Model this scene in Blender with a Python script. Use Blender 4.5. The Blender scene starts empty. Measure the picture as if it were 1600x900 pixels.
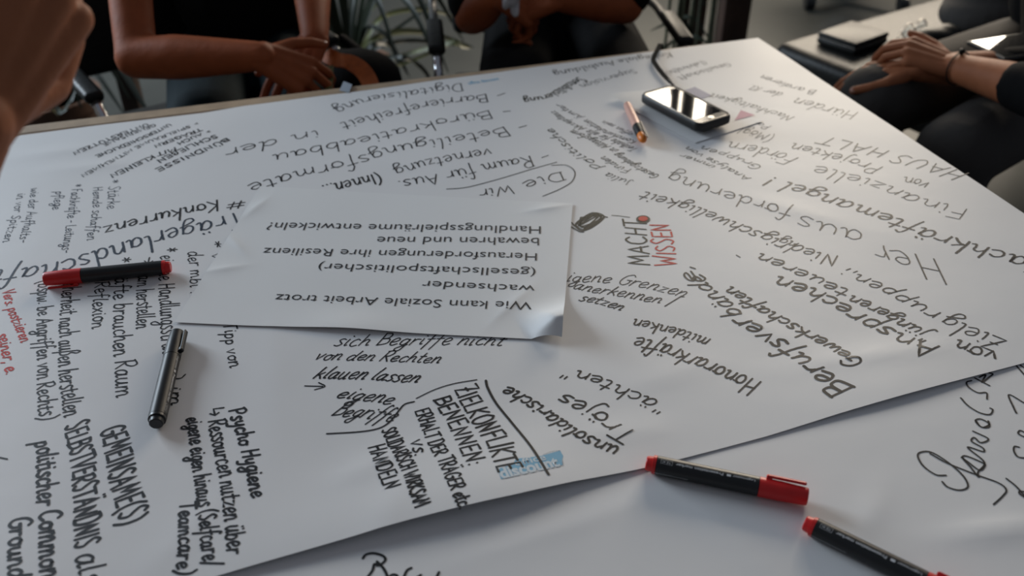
import bpy, bmesh, math, random
from mathutils import Vector, Matrix
V = Vector
random.seed(7)
SC = bpy.context.scene
COL = SC.collection

# ------------------------------------------------------------------ camera
FPX, PITCH, TZ, CZ = 1450.0, math.radians(35.0), 0.75, 1.36
cam = bpy.data.cameras.new('camera')
cam.sensor_width = 36.0
cam.lens = FPX / 1600 * 36
cam.dof.use_dof = True
cam.dof.focus_distance = 0.98
cam.dof.aperture_fstop = 4.5
cam.clip_start = 0.02
camo = bpy.data.objects.new('camera', cam)
camo.location = (0, 0, CZ)
camo.rotation_euler = (math.pi / 2 - PITCH, 0, 0)
COL.objects.link(camo)
SC.camera = camo

# ------------------------------------------------------------------ light
world = bpy.data.worlds.new('world')
SC.world = world
world.use_nodes = True
bg = world.node_tree.nodes['Background']
bg.inputs[0].default_value = (0.60, 0.66, 0.78, 1)
bg.inputs[1].default_value = 0.10

def window_light(name, center, target, w, h, power, col):
    l = bpy.data.lights.new(name, 'AREA')
    l.shape = 'RECTANGLE'; l.size = w; l.size_y = h
    l.energy = power; l.color = col
    o = bpy.data.objects.new(name, l)
    o.location = center
    o.rotation_euler = (V(target) - V(center)).to_track_quat('-Z', 'Y').to_euler()
    COL.objects.link(o)
    return o

WB_Y, WL_X = 5.6, -3.6
window_light('daylight_left', (WL_X + .02, 3.3, 2.1), (0, 3.3, 2.1), 2.3, 1.5, 110, (0.76, 0.88, 1.0))
window_light('daylight_back', (1.75, WB_Y - .02, 2.15), (1.75, 0, 2.15), 2.7, 1.6, 118, (1.0, 0.87, 0.70))
SC.view_settings.view_transform = 'Standard'
SC.view_settings.look = 'None'
SC.view_settings.gamma = 1
SC.view_settings.use_curve_mapping = False
SC.view_settings.exposure = 0.9

# ------------------------------------------------------------------ helpers
def ray(px, py):
    x, y = (px - 800) / FPX, -(py - 450) / FPX
    return V((x, math.cos(PITCH) + y * math.sin(PITCH), -math.sin(PITCH) + y * math.cos(PITCH)))

def at(px, py, z=TZ):
    """point of the horizontal plane z seen at a pixel of the photograph"""
    r = ray(px, py)
    return V((0, 0, CZ)) + r * ((z - CZ) / r.z)

def atY(px, py, Y):
    r = ray(px, py)
    return V((0, 0, CZ)) + r * (Y / r.y)

def pix(p):
    d = V(p) - V((0, 0, CZ))
    dep = d.y * math.cos(PITCH) - d.z * math.sin(PITCH)
    up = d.y * math.sin(PITCH) + d.z * math.cos(PITCH)
    return (800 + FPX * d.x / dep, 450 - FPX * up / dep)

def tag(o, label=None, cat=None, group=None, kind=None):
    if label: o['label'] = label
    if cat: o['category'] = cat
    if group: o['group'] = group
    if kind: o['kind'] = kind
    return o

def world_of(o):
    m = o.matrix_parent_inverse @ Matrix.LocRotScale(o.location, o.rotation_euler, None)
    return world_of(o.parent) @ m if o.parent else Matrix.LocRotScale(o.location, o.rotation_euler, None)

def link(name, me, mat=None, parent=None, smooth=True):
    o = bpy.data.objects.new(name, me)
    if mat: 
        me.materials.clear(); me.materials.append(mat)
    if smooth: me.polygons.foreach_set('use_smooth', [True] * len(me.polygons))
    COL.objects.link(o)
    if parent:
        o.parent = parent
        o.matrix_parent_inverse = world_of(parent).inverted()
    return o

def obj(name, bm, mat=None, parent=None, smooth=False, ang=40):
    me = bpy.data.meshes.new(name)
    bmesh.ops.recalc_face_normals(bm, faces=bm.faces)
    for f in bm.faces: f.smooth = smooth
    if smooth:
        for e in bm.edges:
            if len(e.link_faces) == 2 and e.calc_face_angle(0) > math.radians(ang): e.smooth = False
    bm.to_mesh(me); bm.free()
    return link(name, me, mat, parent, smooth=False)

def empty(name, loc=(0, 0, 0), rz=0):
    o = bpy.data.objects.new(name, None)
    o.empty_display_size = .05
    o.location = loc; o.rotation_euler = (0, 0, rz)
    COL.objects.link(o)
    return o

def frame(d, up=V((0, 0, 1))):
    d = V(d).normalized()
    s = d.cross(up)
    if s.length < 1e-4: s = d.cross(V((0, 1, 0)))
    s.normalize()
    return d, s, s.cross(d).normalized()

def box(bm, c, size, rot=None, bev=0, seg=2):
    g = bmesh.ops.create_cube(bm, size=1)
    vs = g['verts']
    M = Matrix.Translation(V(c)) @ (rot.to_4x4() if rot else Matrix.Identity(4)) @ Matrix.Diagonal(V(size).to_4d())
    bmesh.ops.transform(bm, matrix=M, verts=vs)
    if bev:
        es = list({e for v in vs for e in v.link_edges})
        bmesh.ops.bevel(bm, geom=es, offset=bev, segments=seg, affect='EDGES', profile=.5)

def rz(a): return Matrix.Rotation(a, 3, 'Z')

def tube(bm, pts, r, n=10, closed=False, cap=True, flat=None):
    """round tube through points; r number or list"""
    pts = [V(p) for p in pts]
    rings = []
    prev = None
    for i, p in enumerate(pts):
        a = pts[i - 1] if i else pts[0]
        b = pts[i + 1] if i < len(pts) - 1 else pts[-1]
        d = (b - a).normalized()
        if prev is None:
            _, s, u = frame(d)
        else:
            s = prev - d * prev.dot(d)
            s.normalize(); u = s.cross(d)
        prev = s
        rr = r[i] if isinstance(r, (list, tuple)) else r
        k = flat or 1
        rings.append([bm.verts.new(p + s * math.cos(t) * rr + u * math.sin(t) * rr * k)
                      for t in [2 * math.pi * j / n for j in range(n)]])
    for a, b in zip(rings, rings[1:]):
        for j in range(n):
            bm.faces.new((a[j], a[(j + 1) % n], b[(j + 1) % n], b[j]))
    if cap:
        bm.faces.new(rings[0][::-1]); bm.faces.new(rings[-1])

def capsule(bm, p0, r0, p1, r1, n=14):
    p0, p1 = V(p0), V(p1)
    d, s, u = frame(p1 - p0)
    rings = []
    K = 4
    for k in range(K + 1):
        a = math.pi / 2 * (1 - k / K)
        if k == 0: continue
        rings.append((p0 - d * r0 * math.sin(a), r0 * math.cos(a)))
    for k in range(K):
        a = math.pi / 2 * k / K
        rings.append((p1 + d * r1 * math.sin(a), r1 * math.cos(a)))
    R = [[bm.verts.new(c + (s * math.cos(t) + u * math.sin(t)) * r) for t in [2 * math.pi * j / n for j in range(n)]] for c, r in rings]
    for a, b in zip(R, R[1:]):
        for j in range(n): bm.faces.new((a[j], a[(j + 1) % n], b[(j + 1) % n], b[j]))
    A = bm.verts.new(p0 - d * r0); B = bm.verts.new(p1 + d * r1)
    for j in range(n):
        bm.faces.new((A, R[0][(j + 1) % n], R[0][j])); bm.faces.new((B, R[-1][j], R[-1][(j + 1) % n]))

def ell(bm, c, ax, n=20):
    g = bmesh.ops.create_uvsphere(bm, u_segments=n, v_segments=n // 2 + 2, radius=1)
    M = Matrix.Identity(4)
    for i in range(3):
        for j in range(3): M[j][i] = ax[i][j]
        M[i][3] = V(c)[i]
    bmesh.ops.transform(bm, matrix=M, verts=g['verts'])

def catmull(pts, n=6):
    P = [V(p) for p in pts]
    if len(P) < 3: return P
    Q = [P[0] * 2 - P[1]] + P + [P[-1] * 2 - P[-2]]
    out = []
    for i in range(1, len(Q) - 2):
        a, b, c, d = Q[i - 1:i + 3]
        for k in range(n):
            t = k / n
            out.append(.5 * ((2 * b) + (c - a) * t + (2 * a - 5 * b + 4 * c - d) * t * t + (3 * b - a - 3 * c + d) * t ** 3))
    out.append(P[-1])
    return out

def lathe(bm, prof, n=28, M=None):
    """profile [(x along axis, radius)] around the X axis"""
    R = []
    for x, r in prof:
        R.append([bm.verts.new((x, r * math.cos(t), r * math.sin(t))) for t in [2 * math.pi * j / n for j in range(n)]])
    for a, b in zip(R, R[1:]):
        for j in range(n): bm.faces.new((a[j], b[j], b[(j + 1) % n], a[(j + 1) % n]))
    bm.faces.new(R[0]); bm.faces.new(R[-1][::-1])
    if M: bmesh.ops.transform(bm, matrix=M, verts=[v for r in R for v in r])

def strip(bm, pts, width, normals=None, th=0.0008):
    """flat ribbon of real thickness through points"""
    pts = [V(p) for p in pts]
    L = []
    for i, p in enumerate(pts):
        d = (pts[min(i + 1, len(pts) - 1)] - pts[max(i - 1, 0)]).normalized()
        nn = V(normals[i] if isinstance(normals, list) else (normals or (0, 0, 1)))
        s = d.cross(nn).normalized(); nn = s.cross(d)
        w = width[i] if isinstance(width, list) else width
        L.append([bm.verts.new(p + s * w / 2 * a + nn * th / 2 * b) for a, b in ((1, 1), (-1, 1), (-1, -1), (1, -1))])
    for a, b in zip(L, L[1:]):
        for j in range(4): bm.faces.new((a[j], a[(j + 1) % 4], b[(j + 1) % 4], b[j]))
    bm.faces.new(L[0]); bm.faces.new(L[-1])

# ------------------------------------------------------------------ materials
def mat(name, col, rough=.5, metal=0, spec=.5, noise=None, bump=0, bscale=40, trans=0, sss=0, coat=0, alpha=1):
    m = bpy.data.materials.new(name); m.use_nodes = True
    nt = m.node_tree; b = nt.nodes['Principled BSDF']
    b.inputs['Base Color'].default_value = (*col, 1)
    b.inputs['Roughness'].default_value = rough
    b.inputs['Metallic'].default_value = metal
    b.inputs['Specular IOR Level'].default_value = spec
    b.inputs['Transmission Weight'].default_value = trans
    b.inputs['Subsurface Weight'].default_value = sss
    b.inputs['Coat Weight'].default_value = coat
    b.inputs['Alpha'].default_value = alpha
    tc = nt.nodes.new('ShaderNodeTexCoord')
    if noise:
        n = nt.nodes.new('ShaderNodeTexNoise'); n.inputs['Scale'].default_value = noise[0]
        n.inputs['Detail'].default_value = 5
        r = nt.nodes.new('ShaderNodeValToRGB')
        r.color_ramp.elements[0].position = .3; r.color_ramp.elements[1].position = .7
        r.color_ramp.elements[0].color = (*[c * (1 - noise[1]) for c in col], 1)
        r.color_ramp.elements[1].color = (*[min(1, c * (1 + noise[1])) for c in col], 1)
        nt.links.new(tc.outputs['Object'], n.inputs['Vector'])
        nt.links.new(n.outputs['Fac'], r.inputs['Fac']); nt.links.new(r.outputs['Color'], b.inputs['Base Color'])
    if bump:
        n2 = nt.nodes.new('ShaderNodeTexNoise'); n2.inputs['Scale'].default_value = bscale
        n2.inputs['Detail'].default_value = 4
        bp = nt.nodes.new('ShaderNodeBump'); bp.inputs['Strength'].default_value = bump; bp.inputs['Distance'].default_value = .004
        nt.links.new(tc.outputs['Object'], n2.inputs['Vector'])
        nt.links.new(n2.outputs['Fac'], bp.inputs['Height']); nt.links.new(bp.outputs['Normal'], b.inputs['Normal'])
    return m

M = {}
M['paper'] = mat('flipchart_paper', (.77, .765, .76), .5, spec=.5, bump=.22, bscale=8)
M['paper_print'] = mat('printer_paper', (.80, .80, .79), .5, spec=.45, bump=.05, bscale=12)
M['ink'] = mat('black_marker_ink', (.007, .008, .010), .5, spec=.35)
M['ink_thin'] = mat('grey_marker_ink', (.09, .085, .08), .6, spec=.3)
M['ink_blue'] = mat('dark_blue_ink', (.035, .05, .075), .5, spec=.3)
M['ink_olive'] = mat('olive_marker_ink', (.035, .035, .022), .5, spec=.3)
M['ink_red'] = mat('red_marker_ink', (.62, .035, .02), .5, spec=.3)
M['print'] = mat('printed_toner', (.03, .032, .036), .5, spec=.3)
M['logo_blue'] = mat('light_blue_print', (.22, .47, .64), .55, spec=.3)
M['logo_white'] = mat('white_print', (.66, .72, .75), .55, spec=.3)
M['hair_line'] = mat('outline_print', (.12, .15, .18), .55, spec=.3)
M['wood_edge'] = mat('pale_wood_edge', (.40, .29, .19), .5, noise=(30, .15))
M['board'] = mat('brown_board', (.22, .13, .07), .6, noise=(25, .2))
M['red_plastic'] = mat('red_plastic', (.62, .012, .012), .38, noise=(60, .06))
M['black_plastic'] = mat('black_plastic', (.008, .009, .010), .38, noise=(60, .2))
M['black_gloss'] = mat('glossy_black_plastic', (.006, .007, .009), .42, spec=.3, noise=(60, .2))
M['white_letter'] = mat('white_lettering', (.75, .75, .75), .5)
M['case'] = mat('black_rubber_case', (.006, .006, .006), .45)
M['screen'] = mat('phone_glass', (.008, .01, .012), .04, spec=1.0, coat=1)
M['silver'] = mat('brushed_silver', (.55, .52, .48), .3, metal=1)
M['bezel'] = mat('phone_bezel', (.03, .035, .035), .15, spec=.8)
M['rose'] = mat('rose_metal', (.74, .42, .33), .35, metal=.1)
M['orange'] = mat('orange_plastic', (.75, .20, .015), .4)
M['strap_orange'] = mat('orange_webbing', (.42, .095, .012), .6, noise=(90, .15))
M['cloth_black'] = mat('black_cotton', (.0045, .0045, .005), .9, spec=.15, bump=.25, bscale=60)
M['cloth_grey'] = mat('dark_grey_trousers', (.05, .046, .043), .85, spec=.2, bump=.25, bscale=70)
M['cloth_teal'] = mat('dark_denim', (.006, .014, .018), .9, spec=.15, bump=.2)
M['skin'] = mat('skin', (.30, .078, .028), .6, spec=.18, noise=(35, .10), bump=.12, bscale=120, sss=.0)
M['skin_pale'] = mat('skin_lighter', (.34, .125, .058), .6, spec=.2, noise=(35, .10), bump=.12, bscale=120)
M['nail'] = mat('nail', (.50, .27, .20), .3)
M['hair'] = mat('brown_hair', (.035, .02, .012), .6, bump=.4, bscale=150)
M['leather'] = mat('black_leather', (.010, .010, .009), .45, spec=.2, bump=.25, bscale=90)
M['chrome'] = mat('chrome_tube', (.6, .6, .62), .18, metal=1)
M['floor'] = mat('dark_screed', (.040, .042, .037), .48, spec=.4, noise=(2.2, .25), bump=.1, bscale=6)
M['wall'] = mat('painted_wall', (.35, .34, .32), .8, noise=(3, .05))
M['frame'] = mat('window_frame', (.05, .045, .04), .5)
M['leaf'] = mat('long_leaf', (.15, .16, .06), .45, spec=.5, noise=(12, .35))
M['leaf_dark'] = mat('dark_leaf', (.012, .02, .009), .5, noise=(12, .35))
M['stem'] = mat('plant_stem', (.05, .055, .03), .6, noise=(40, .3))
M['post'] = mat('dark_brown_wood', (.045, .025, .018), .5, noise=(14, .3))
M['terracotta'] = mat('terracotta', (.10, .05, .03), .8, noise=(10, .2))
M['soil'] = mat('soil', (.02, .014, .01), .95, noise=(60, .4))
M['tissue'] = mat('white_tissue', (.62, .62, .64), .8, bump=.4, bscale=60)
M['pink'] = mat('pink_print', (.55, .19, .30), .55)
M['lilac'] = mat('lilac_print', (.36, .35, .46), .55)
M['tape'] = mat('clear_tape', (.55, .62, .70), .2, trans=.35, spec=.6)
M['glass'] = mat('clear_lens', (.8, .85, .9), .03, trans=.9, spec=.8)

# ------------------------------------------------------------------ the room
bm = bmesh.new(); box(bm, (0, 2.0, -.05), (9, 9, .1)); tag(obj('floor', bm, M['floor']), kind='structure')

def holed_wall(name, axis, pos, a0, a1, h, hole, th=.16):
    bm = bmesh.new()
    x0, x1, z0, z1 = hole
    for (p, q, r, s) in ((a0, x0, 0, h), (x1, a1, 0, h), (x0, x1, 0, z0), (x0, x1, z1, h)):
        c, sz = (p + q) / 2, q - p
        if axis == 'x': box(bm, (c, pos, (r + s) / 2), (sz, th, s - r))
        else: box(bm, (pos, c, (r + s) / 2), (th, sz, s - r))
    return tag(obj(name, bm, M['wall']), kind='structure')

def window(name, axis, pos, hole, nx, nz):
    x0, x1, z0, z1 = hole
    root = tag(empty(name, ((x0 + x1) / 2, pos, z0) if axis == 'x' else (pos, (x0 + x1) / 2, z0)), kind='structure')
    bm = bmesh.new()
    def bar(a, b, c, d, t=.06):
        if axis == 'x': box(bm, ((a + b) / 2, pos, (c + d) / 2), (b - a, t, d - c), bev=.004, seg=1)
        else: box(bm, (pos, (a + b) / 2, (c + d) / 2), (t, b - a, d - c), bev=.004, seg=1)
    w = .06
    bar(x0, x1, z0, z0 + w); bar(x0, x1, z1 - w, z1)
    bar(x0, x0 + w, z0 + w, z1 - w); bar(x1 - w, x1, z0 + w, z1 - w)
    for i in range(1, nx):
        x = x0 + (x1 - x0) * i / nx; bar(x - w / 2, x + w / 2, z0 + w, z1 - w)
    obj('window_frame', bm, M['frame'], root)
    return root

HB = (.3, 3.2, 1.3, 3.0)
holed_wall('wall_back', 'x', WB_Y + .12, -4, 4.2, 3.2, HB)
window('window_1', 'x', WB_Y - .09, HB, 3, 1)
HL = (2.1, 4.5, 1.3, 2.9)
holed_wall('wall_left', 'y', WL_X - .12, -2, 5.6, 3.2, HL)
window('window_2', 'y', WL_X + .09, HL, 2, 1)

# ------------------------------------------------------------------ table
C0 = at(1180, 59)                      # far right corner of the top
U = (at(160, 181) - C0).normalized()   # along the far edge, to the left
W_ = V((-U.y, U.x, 0))                 # towards the viewer
if W_.y > 0: W_ = -W_
TL_, TD_ = 1.45, 1.34
def tp(u, v, z=TZ): 
    p = C0 + U * u + W_ * v
    return V((p.x, p.y, z))
def uv(p):
    d = V((p.x - C0.x, p.y - C0.y, 0))
    return d.dot(U), d.dot(W_)
ang_t = math.atan2(U.y, U.x)
tbl = empty('table', tp(TL_ / 2, TD_ / 2, 0))
tag(tbl, 'large table with pale wooden edge, covered by written paper sheets', 'table')
def tbox(name, u0, u1, v0, v1, z0, z1, m, parent, bev=.002):
    bm = bmesh.new(); c = tp((u0 + u1) / 2, (v0 + v1) / 2, (z0 + z1) / 2)
    box(bm, c, (u1 - u0, v1 - v0, z1 - z0), rz(ang_t), bev=bev)
    return obj(name, bm, m, parent)
ew = .03
tbox('table_top', ew, TL_ - ew, ew, TD_ - ew, TZ - .028, TZ - .0006, M['board'], tbl)
for a in ((0, TL_, 0, ew), (0, TL_, TD_ - ew, TD_), (0, ew, ew, TD_ - ew), (TL_ - ew, TL_, ew, TD_ - ew)):
    tbox('edge_strip', *a, TZ - .03, TZ - .0003, M['wood_edge'], tbl)
for u in (.12, TL_ - .12):
    for v in (.12, TD_ - .12):
        tbox('leg', u - .025, u + .025, v - .025, v + .025, 0, TZ - .029, M['frame'], tbl)

# ------------------------------------------------------------------ paper
A_BOT = [(-420, 1100), (60, 981), (220, 939), (400, 889), (640, 825), (800, 787), (895, 761), (1000, 737), (1200, 684), (1310, 651), (1450, 612), (1600, 570), (1700, 541)]
A_BOT_UV = sorted([uv(at(*p)) for p in A_BOT])
A_TOP = [(-60, 226), (160, 197), (320, 178.5), (380, 168), (537, 148), (800, 111.5), (1000, 85), (1100, 72), (1178, 61.5)]
A_TOP_UV = sorted([uv(at(*p)) for p in A_TOP])
def interp(tab, x):
    if x <= tab[0][0]: a, b = tab[0], tab[1]
    elif x >= tab[-1][0]: a, b = tab[-2], tab[-1]
    else:
        for a, b in zip(tab, tab[1:]):
            if a[0] <= x <= b[0]: break
    return a[1] + (b[1] - a[1]) * (x - a[0]) / (b[0] - a[0])

def sines(x, y, amp, seed):
    r = random.Random(seed); s = 0
    for k in range(7):
        a = r.uniform(0, 6.28); kk = r.uniform(9, 42); ph = r.uniform(0, 6.28)
        s += math.sin((x * math.cos(a) + y * math.sin(a)) * kk + ph) * amp * 14 / (kk + 14)
    return s
def crease(x, y, p, ang, ln, amp, w):
    dx, dy = x - p.x, y - p.y
    s = dx * math.cos(ang) + dy * math.sin(ang); t = -dx * math.sin(ang) + dy * math.cos(ang)
    return amp * math.exp(-(s / ln) ** 2) * math.exp(-abs(t) / w)
rc = random.Random(5)
CREASE = [(at(*p), a, l, m, w) for p, a, l, m, w in (
    ((585, 733), .5, .03, .0022, .010), ((150, 262), .2, .06, .002, .012), ((620, 790), 1.3, .07, .0014, .02),
    ((970, 680), .1, .05, .0016, .016), ((1365, 560), .2, .09, .0018, .015), ((1200, 520), 2.4, .05, .0012, .02),
    ((430, 590), 1.8, .08, .0012, .02), ((1050, 590), .4, .05, .0012, .015), ((300, 830), 1.1, .06, .0012, .02),
    ((1240, 330), 2.6, .08, .0014, .02), ((620, 160), .3, .1, .0015, .02), ((90, 240), .3, .07, .002, .015))]
B_CREASE = [(at(*p), a, l, m, w) for p, a, l, m, w in (
    ((1560, 832), .15, .05, .003, .010), ((1362, 800), 1.0, .03, .0016, .006), ((870, 830), .4, .1, .0014, .02), ((1150, 640 + 210), 2.2, .07, .0012, .02))]
PL1, PL2, PL3 = uv(at(770, 797))[0], uv(at(560, 850))[0], uv(at(1420, 622))[0]
def zB(x, y):
    z = TZ + .0009 + sines(x, y, .00010, 21)
    for p, a, l, m, w in B_CREASE: z += crease(x, y, p, a, l, m, w)
    return z
def zA(x, y):
    u, v = uv(V((x, y)))
    vb = interp(A_BOT_UV, u); d = max(0, vb - v)
    z = TZ + .0022 + sines(x, y, .00030, 3)
    z += (.0075 * math.exp(-((u - PL1) / .10) ** 2) + .004 * math.exp(-((u - PL2) / .13) ** 2) + .003 * math.exp(-((u - PL3) / .10) ** 2)) * math.exp(-(d / .07) ** 2)
    for p, a, l, m, w in CREASE: z += crease(x, y, p, a, l, m, w)
    return max(z, zB(x, y) + .0005)

def sheet(name, S, T, pos, zf, m, th=.00022, parent=None):
    bm = bmesh.new()
    G = []
    for i in range(S + 1):
        row = []
        for j in range(T + 1):
            p = pos(i / S, j / T)
            row.append(bm.verts.new((p.x, p.y, zf(p.x, p.y))))
        G.append(row)
    for i in range(S):
        for j in range(T): bm.faces.new((G[i][j], G[i][j + 1], G[i + 1][j + 1], G[i + 1][j]))
    bmesh.ops.recalc_face_normals(bm, faces=bm.faces)
    if bm.faces[0].normal.z < 0: bmesh.ops.reverse_faces(bm, faces=bm.faces)
    # give the sheet its thickness
    ret = bmesh.ops.extrude_face_region(bm, geom=bm.faces[:])
    for v in [e for e in ret['geom'] if isinstance(e, bmesh.types.BMVert)]: v.co.z += th
    return obj(name, bm, m, parent, smooth=True, ang=50)

def posA(s, t):
    u = -.002 + s * 1.44
    v0, v1 = interp(A_TOP_UV, u), interp(A_BOT_UV, u)
    return tp(u, v0 + (v1 - v0) * t)
rootA = empty('chart_sheet', tp(.8, .45, TZ)); tag(rootA, 'huge white flipchart sheet filled with black handwriting, covering most of the table', 'paper')
sheet('sheet', 150, 90, posA, zA, M['paper'], parent=rootA)

bl = at(380, 897)
B_quad = [bl, bl + (bl - at(352, 860)).normalized() * .25 * 0 + V((-.03, -.11, 0)), V((.62, .30, 0)), V((.70, .95, 0))]
def posB(s, t):
    # s to the right, t away from the viewer; left edge starts beside the brown board
    a = V((-.335, .40, 0)); b = V((-.29, .56, 0)); d = tp(.004, TD_ - .004); c = tp(.004, .52)
    return (a * (1 - s) + d * s) * (1 - t) + (b * (1 - s) + c * s) * t
rootB = empty('chart_sheet', tp(.3, 1.0, TZ)); tag(rootB, 'plain white flipchart sheet under the big one, at the near right below two red markers', 'paper')
sheet('sheet', 110, 60, posB, zB, M['paper'], parent=rootB)

# the printed A3 question sheet
P3 = [at(272, 501, TZ + .006), at(878, 529, TZ + .006), at(895, 316, TZ + .006), at(406, 289, TZ + .006)]
def pos3(s, t): return (P3[0] * (1 - s) + P3[1] * s) * (1 - t) + (P3[3] * (1 - s) + P3[2] * s) * t
RG0, RG1 = at(833, 527, TZ + .006), at(880, 512, TZ + .006)
rgd = (RG1 - RG0).normalized(); rgn = V((rgd.y, -rgd.x, 0))
e3 = (P3[1] - P3[0]).normalized(); n3 = V((-e3.y, e3.x, 0))
C3 = [(at(*p), a, l, m, w) for p, a, l, m, w in (((350, 425), .3, .025, .0018, .009), ((402, 328), 1.2, .025, .0018, .010), ((855, 330), .3, .025, .002, .008), ((800, 480), 1.0, .04, .002, .01), ((370, 385), 2.2, .03, .002, .006))]
def z3(x, y):
    z = zA(x, y) + .0016
    p = V((x, y, 0)); d = (p - RG0).dot(rgn); s = (p - RG0).dot(rgd)
    g = .019 * min(1, max(0, s / .028 + .05)) 
    if d < 0: z += g * math.exp(-(d / .030) ** 2)
    else: z += g * max(0, 1 - d / .021)
    db = (p - P3[0]).dot(n3); sb = (p - P3[0]).dot(e3)
    z += .0035 * math.exp(-((sb - .19) / .055) ** 2) * math.exp(-(db / .03) ** 2)
    for q, a, l, m, w in C3: z += crease(x, y, q, a, l, m, w)
    return z
root3 = empty('printed_sheet', tp(.9, .62, TZ)); tag(root3, 'white printed sheet with a German question in grey sans type, one corner curled', 'paper')
sheet('sheet', 130, 90, pos3, z3, M['paper_print'], parent=root3)

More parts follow.
